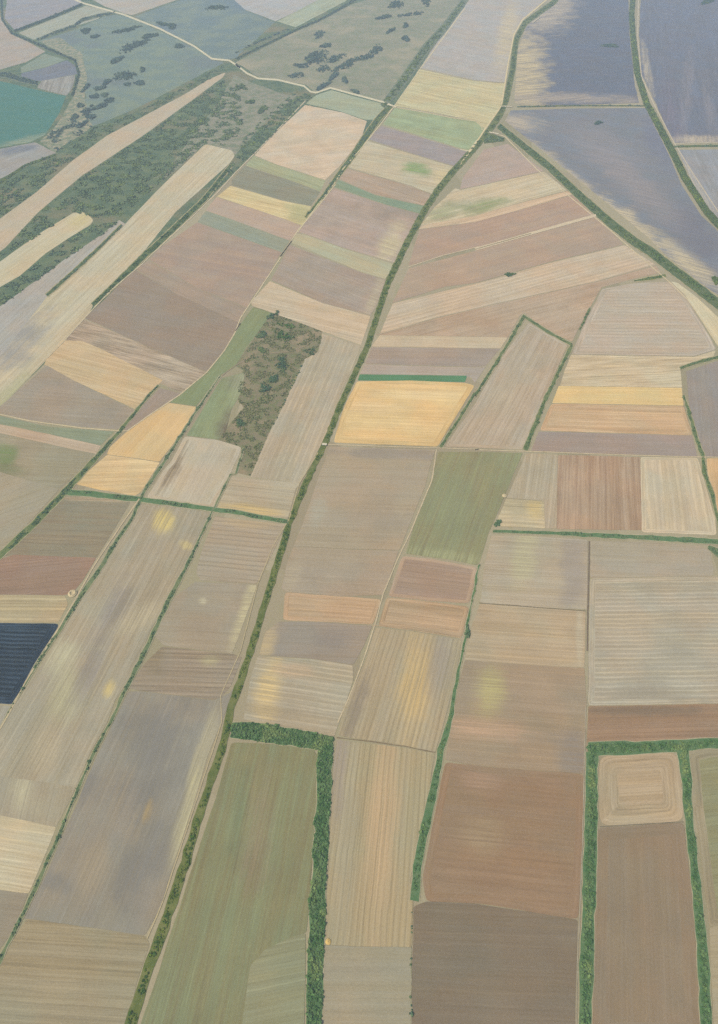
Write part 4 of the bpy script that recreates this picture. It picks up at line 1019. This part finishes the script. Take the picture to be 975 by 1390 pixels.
def heap(label, where, r, h, rgb, ring=False, name='earth_heap', cat='heap'):
    (px, py), = sheet(where)
    c = ground_pt(px, py); d = dist_of(*c)
    bm = bmesh.new(); rings, seg = 7, 20
    rows = []
    for i in range(rings + 1):
        t = i / rings
        row = []
        for k in range(seg):
            a = 2 * math.pi * k / seg
            rr = r * t * (1 + .18 * mnoise.noise(Vector((math.cos(a) * 2, math.sin(a) * 2, r))))
            hh = h * (math.exp(-((t - .62) / .2) ** 2) if ring else (1 - t) ** .8) * (1 + .5 * mnoise.noise(Vector((math.cos(a) * 3 * t, math.sin(a) * 3 * t, 2.2))))
            row.append(bm.verts.new((rr * math.cos(a), rr * math.sin(a), 1.0 + max(hh, 0))))
        rows.append(row)
    for i in range(rings):
        for k in range(seg):
            try: bm.faces.new((rows[i][k], rows[i + 1][k], rows[i + 1][(k + 1) % seg], rows[i][(k + 1) % seg]))
            except ValueError: pass
    me = bpy.data.meshes.new(name); bm.to_mesh(me); bm.free(); me.materials.append(plain_mat(name + '_soil', rgb, d))
    o = bpy.data.objects.new(name, me); o.location = (c[0], c[1], 0); COL.objects.link(o)
    tag(o, label, cat, None, 'thing')


heap('pale ring shaped spoil heap beside the sandy track', 'L3 292,490', 8, 2.0, (206, 190, 158), True)
heap('small golden heap at the lower left corner of the cream and gold field', 'M4 371,941', 3.6, 1.8, (222, 190, 128), name='straw_heap')
heap('small pale heap at the upper corner of the plot with bold cross stripes', 'R3 118,98', 5, 1.6, (206, 190, 158))

# ------------------------------------------------------------------ air, light, camera
HZ = 6e-5
if HZ > 0:
    bm = bmesh.new(); bmesh.ops.create_cube(bm, size=1.0)
    for v in bm.verts: v.co = Vector((v.co.x * 2 * (G + 100), v.co.y * 2 * (G + 100), -1.0 if v.co.z < 0 else 1040.0))
    me = bpy.data.meshes.new('haze'); bm.to_mesh(me); bm.free()
    hm = bpy.data.materials.new('haze_air'); hm.use_nodes = True
    hm.node_tree.nodes.clear()
    ho = hm.node_tree.nodes.new('ShaderNodeOutputMaterial'); pv = hm.node_tree.nodes.new('ShaderNodeVolumePrincipled')
    pv.inputs['Color'].default_value = (.72, .87, 1.0, 1)
    pv.inputs['Density'].default_value = HZ
    pv.inputs['Anisotropy'].default_value = 0.0
    hm.node_tree.links.new(pv.outputs[0], ho.inputs['Volume'])
    me.materials.append(hm)
    hz = bpy.data.objects.new('haze', me); COL.objects.link(hz)
    tag(hz, 'thin bluish summer haze over the plain', kind='stuff')

SUN_EL, SUN_AZ = math.radians(50), math.radians(245)      # azimuth from north (+y), clockwise
w = bpy.data.worlds.new('World'); SC.world = w; w.use_nodes = True
nt = w.node_tree; nt.nodes.clear()
sky = nt.nodes.new('ShaderNodeTexSky'); sky.sky_type = 'NISHITA'; sky.sun_disc = False
sky.sun_elevation = SUN_EL; sky.sun_rotation = SUN_AZ; sky.dust_density = 2.0; sky.altitude = 200
bg = nt.nodes.new('ShaderNodeBackground'); bg.inputs['Strength'].default_value = .12
wo = nt.nodes.new('ShaderNodeOutputWorld')
nt.links.new(sky.outputs[0], bg.inputs['Color']); nt.links.new(bg.outputs[0], wo.inputs['Surface'])

sl = bpy.data.lights.new('sun', 'SUN'); sl.energy = 2.6; sl.angle = math.radians(1.5); sl.color = (1.0, .955, .88)
so = bpy.data.objects.new('sun', sl); COL.objects.link(so)
sd = Vector((math.sin(SUN_AZ) * math.cos(SUN_EL), math.cos(SUN_AZ) * math.cos(SUN_EL), math.sin(SUN_EL)))
so.rotation_euler = sd.to_track_quat('Z', 'Y').to_euler()
so.location = (0, 0, 3000)

cam = bpy.data.cameras.new('camera')
cam.sensor_fit = 'VERTICAL'; cam.sensor_height = 24.0; cam.sensor_width = 24.0
cam.lens = 24.0 * F_PX / 1390.0
cam.clip_start = 1.0; cam.clip_end = 60000.0
co = bpy.data.objects.new('camera', cam); COL.objects.link(co)
co.location = (0, 0, CAM_H); co.rotation_euler = (math.pi / 2 - PITCH, 0, 0)
SC.camera = co

SC.render.engine = 'CYCLES'
SC.cycles.max_bounces = 4; SC.cycles.diffuse_bounces = 2; SC.cycles.volume_bounces = 1
SC.cycles.use_denoising = False
vs = SC.view_settings
vs.view_transform = 'Standard'; vs.look = 'None'; vs.gamma = 1.0; vs.use_curve_mapping = False
vs.exposure = EXPOSURE
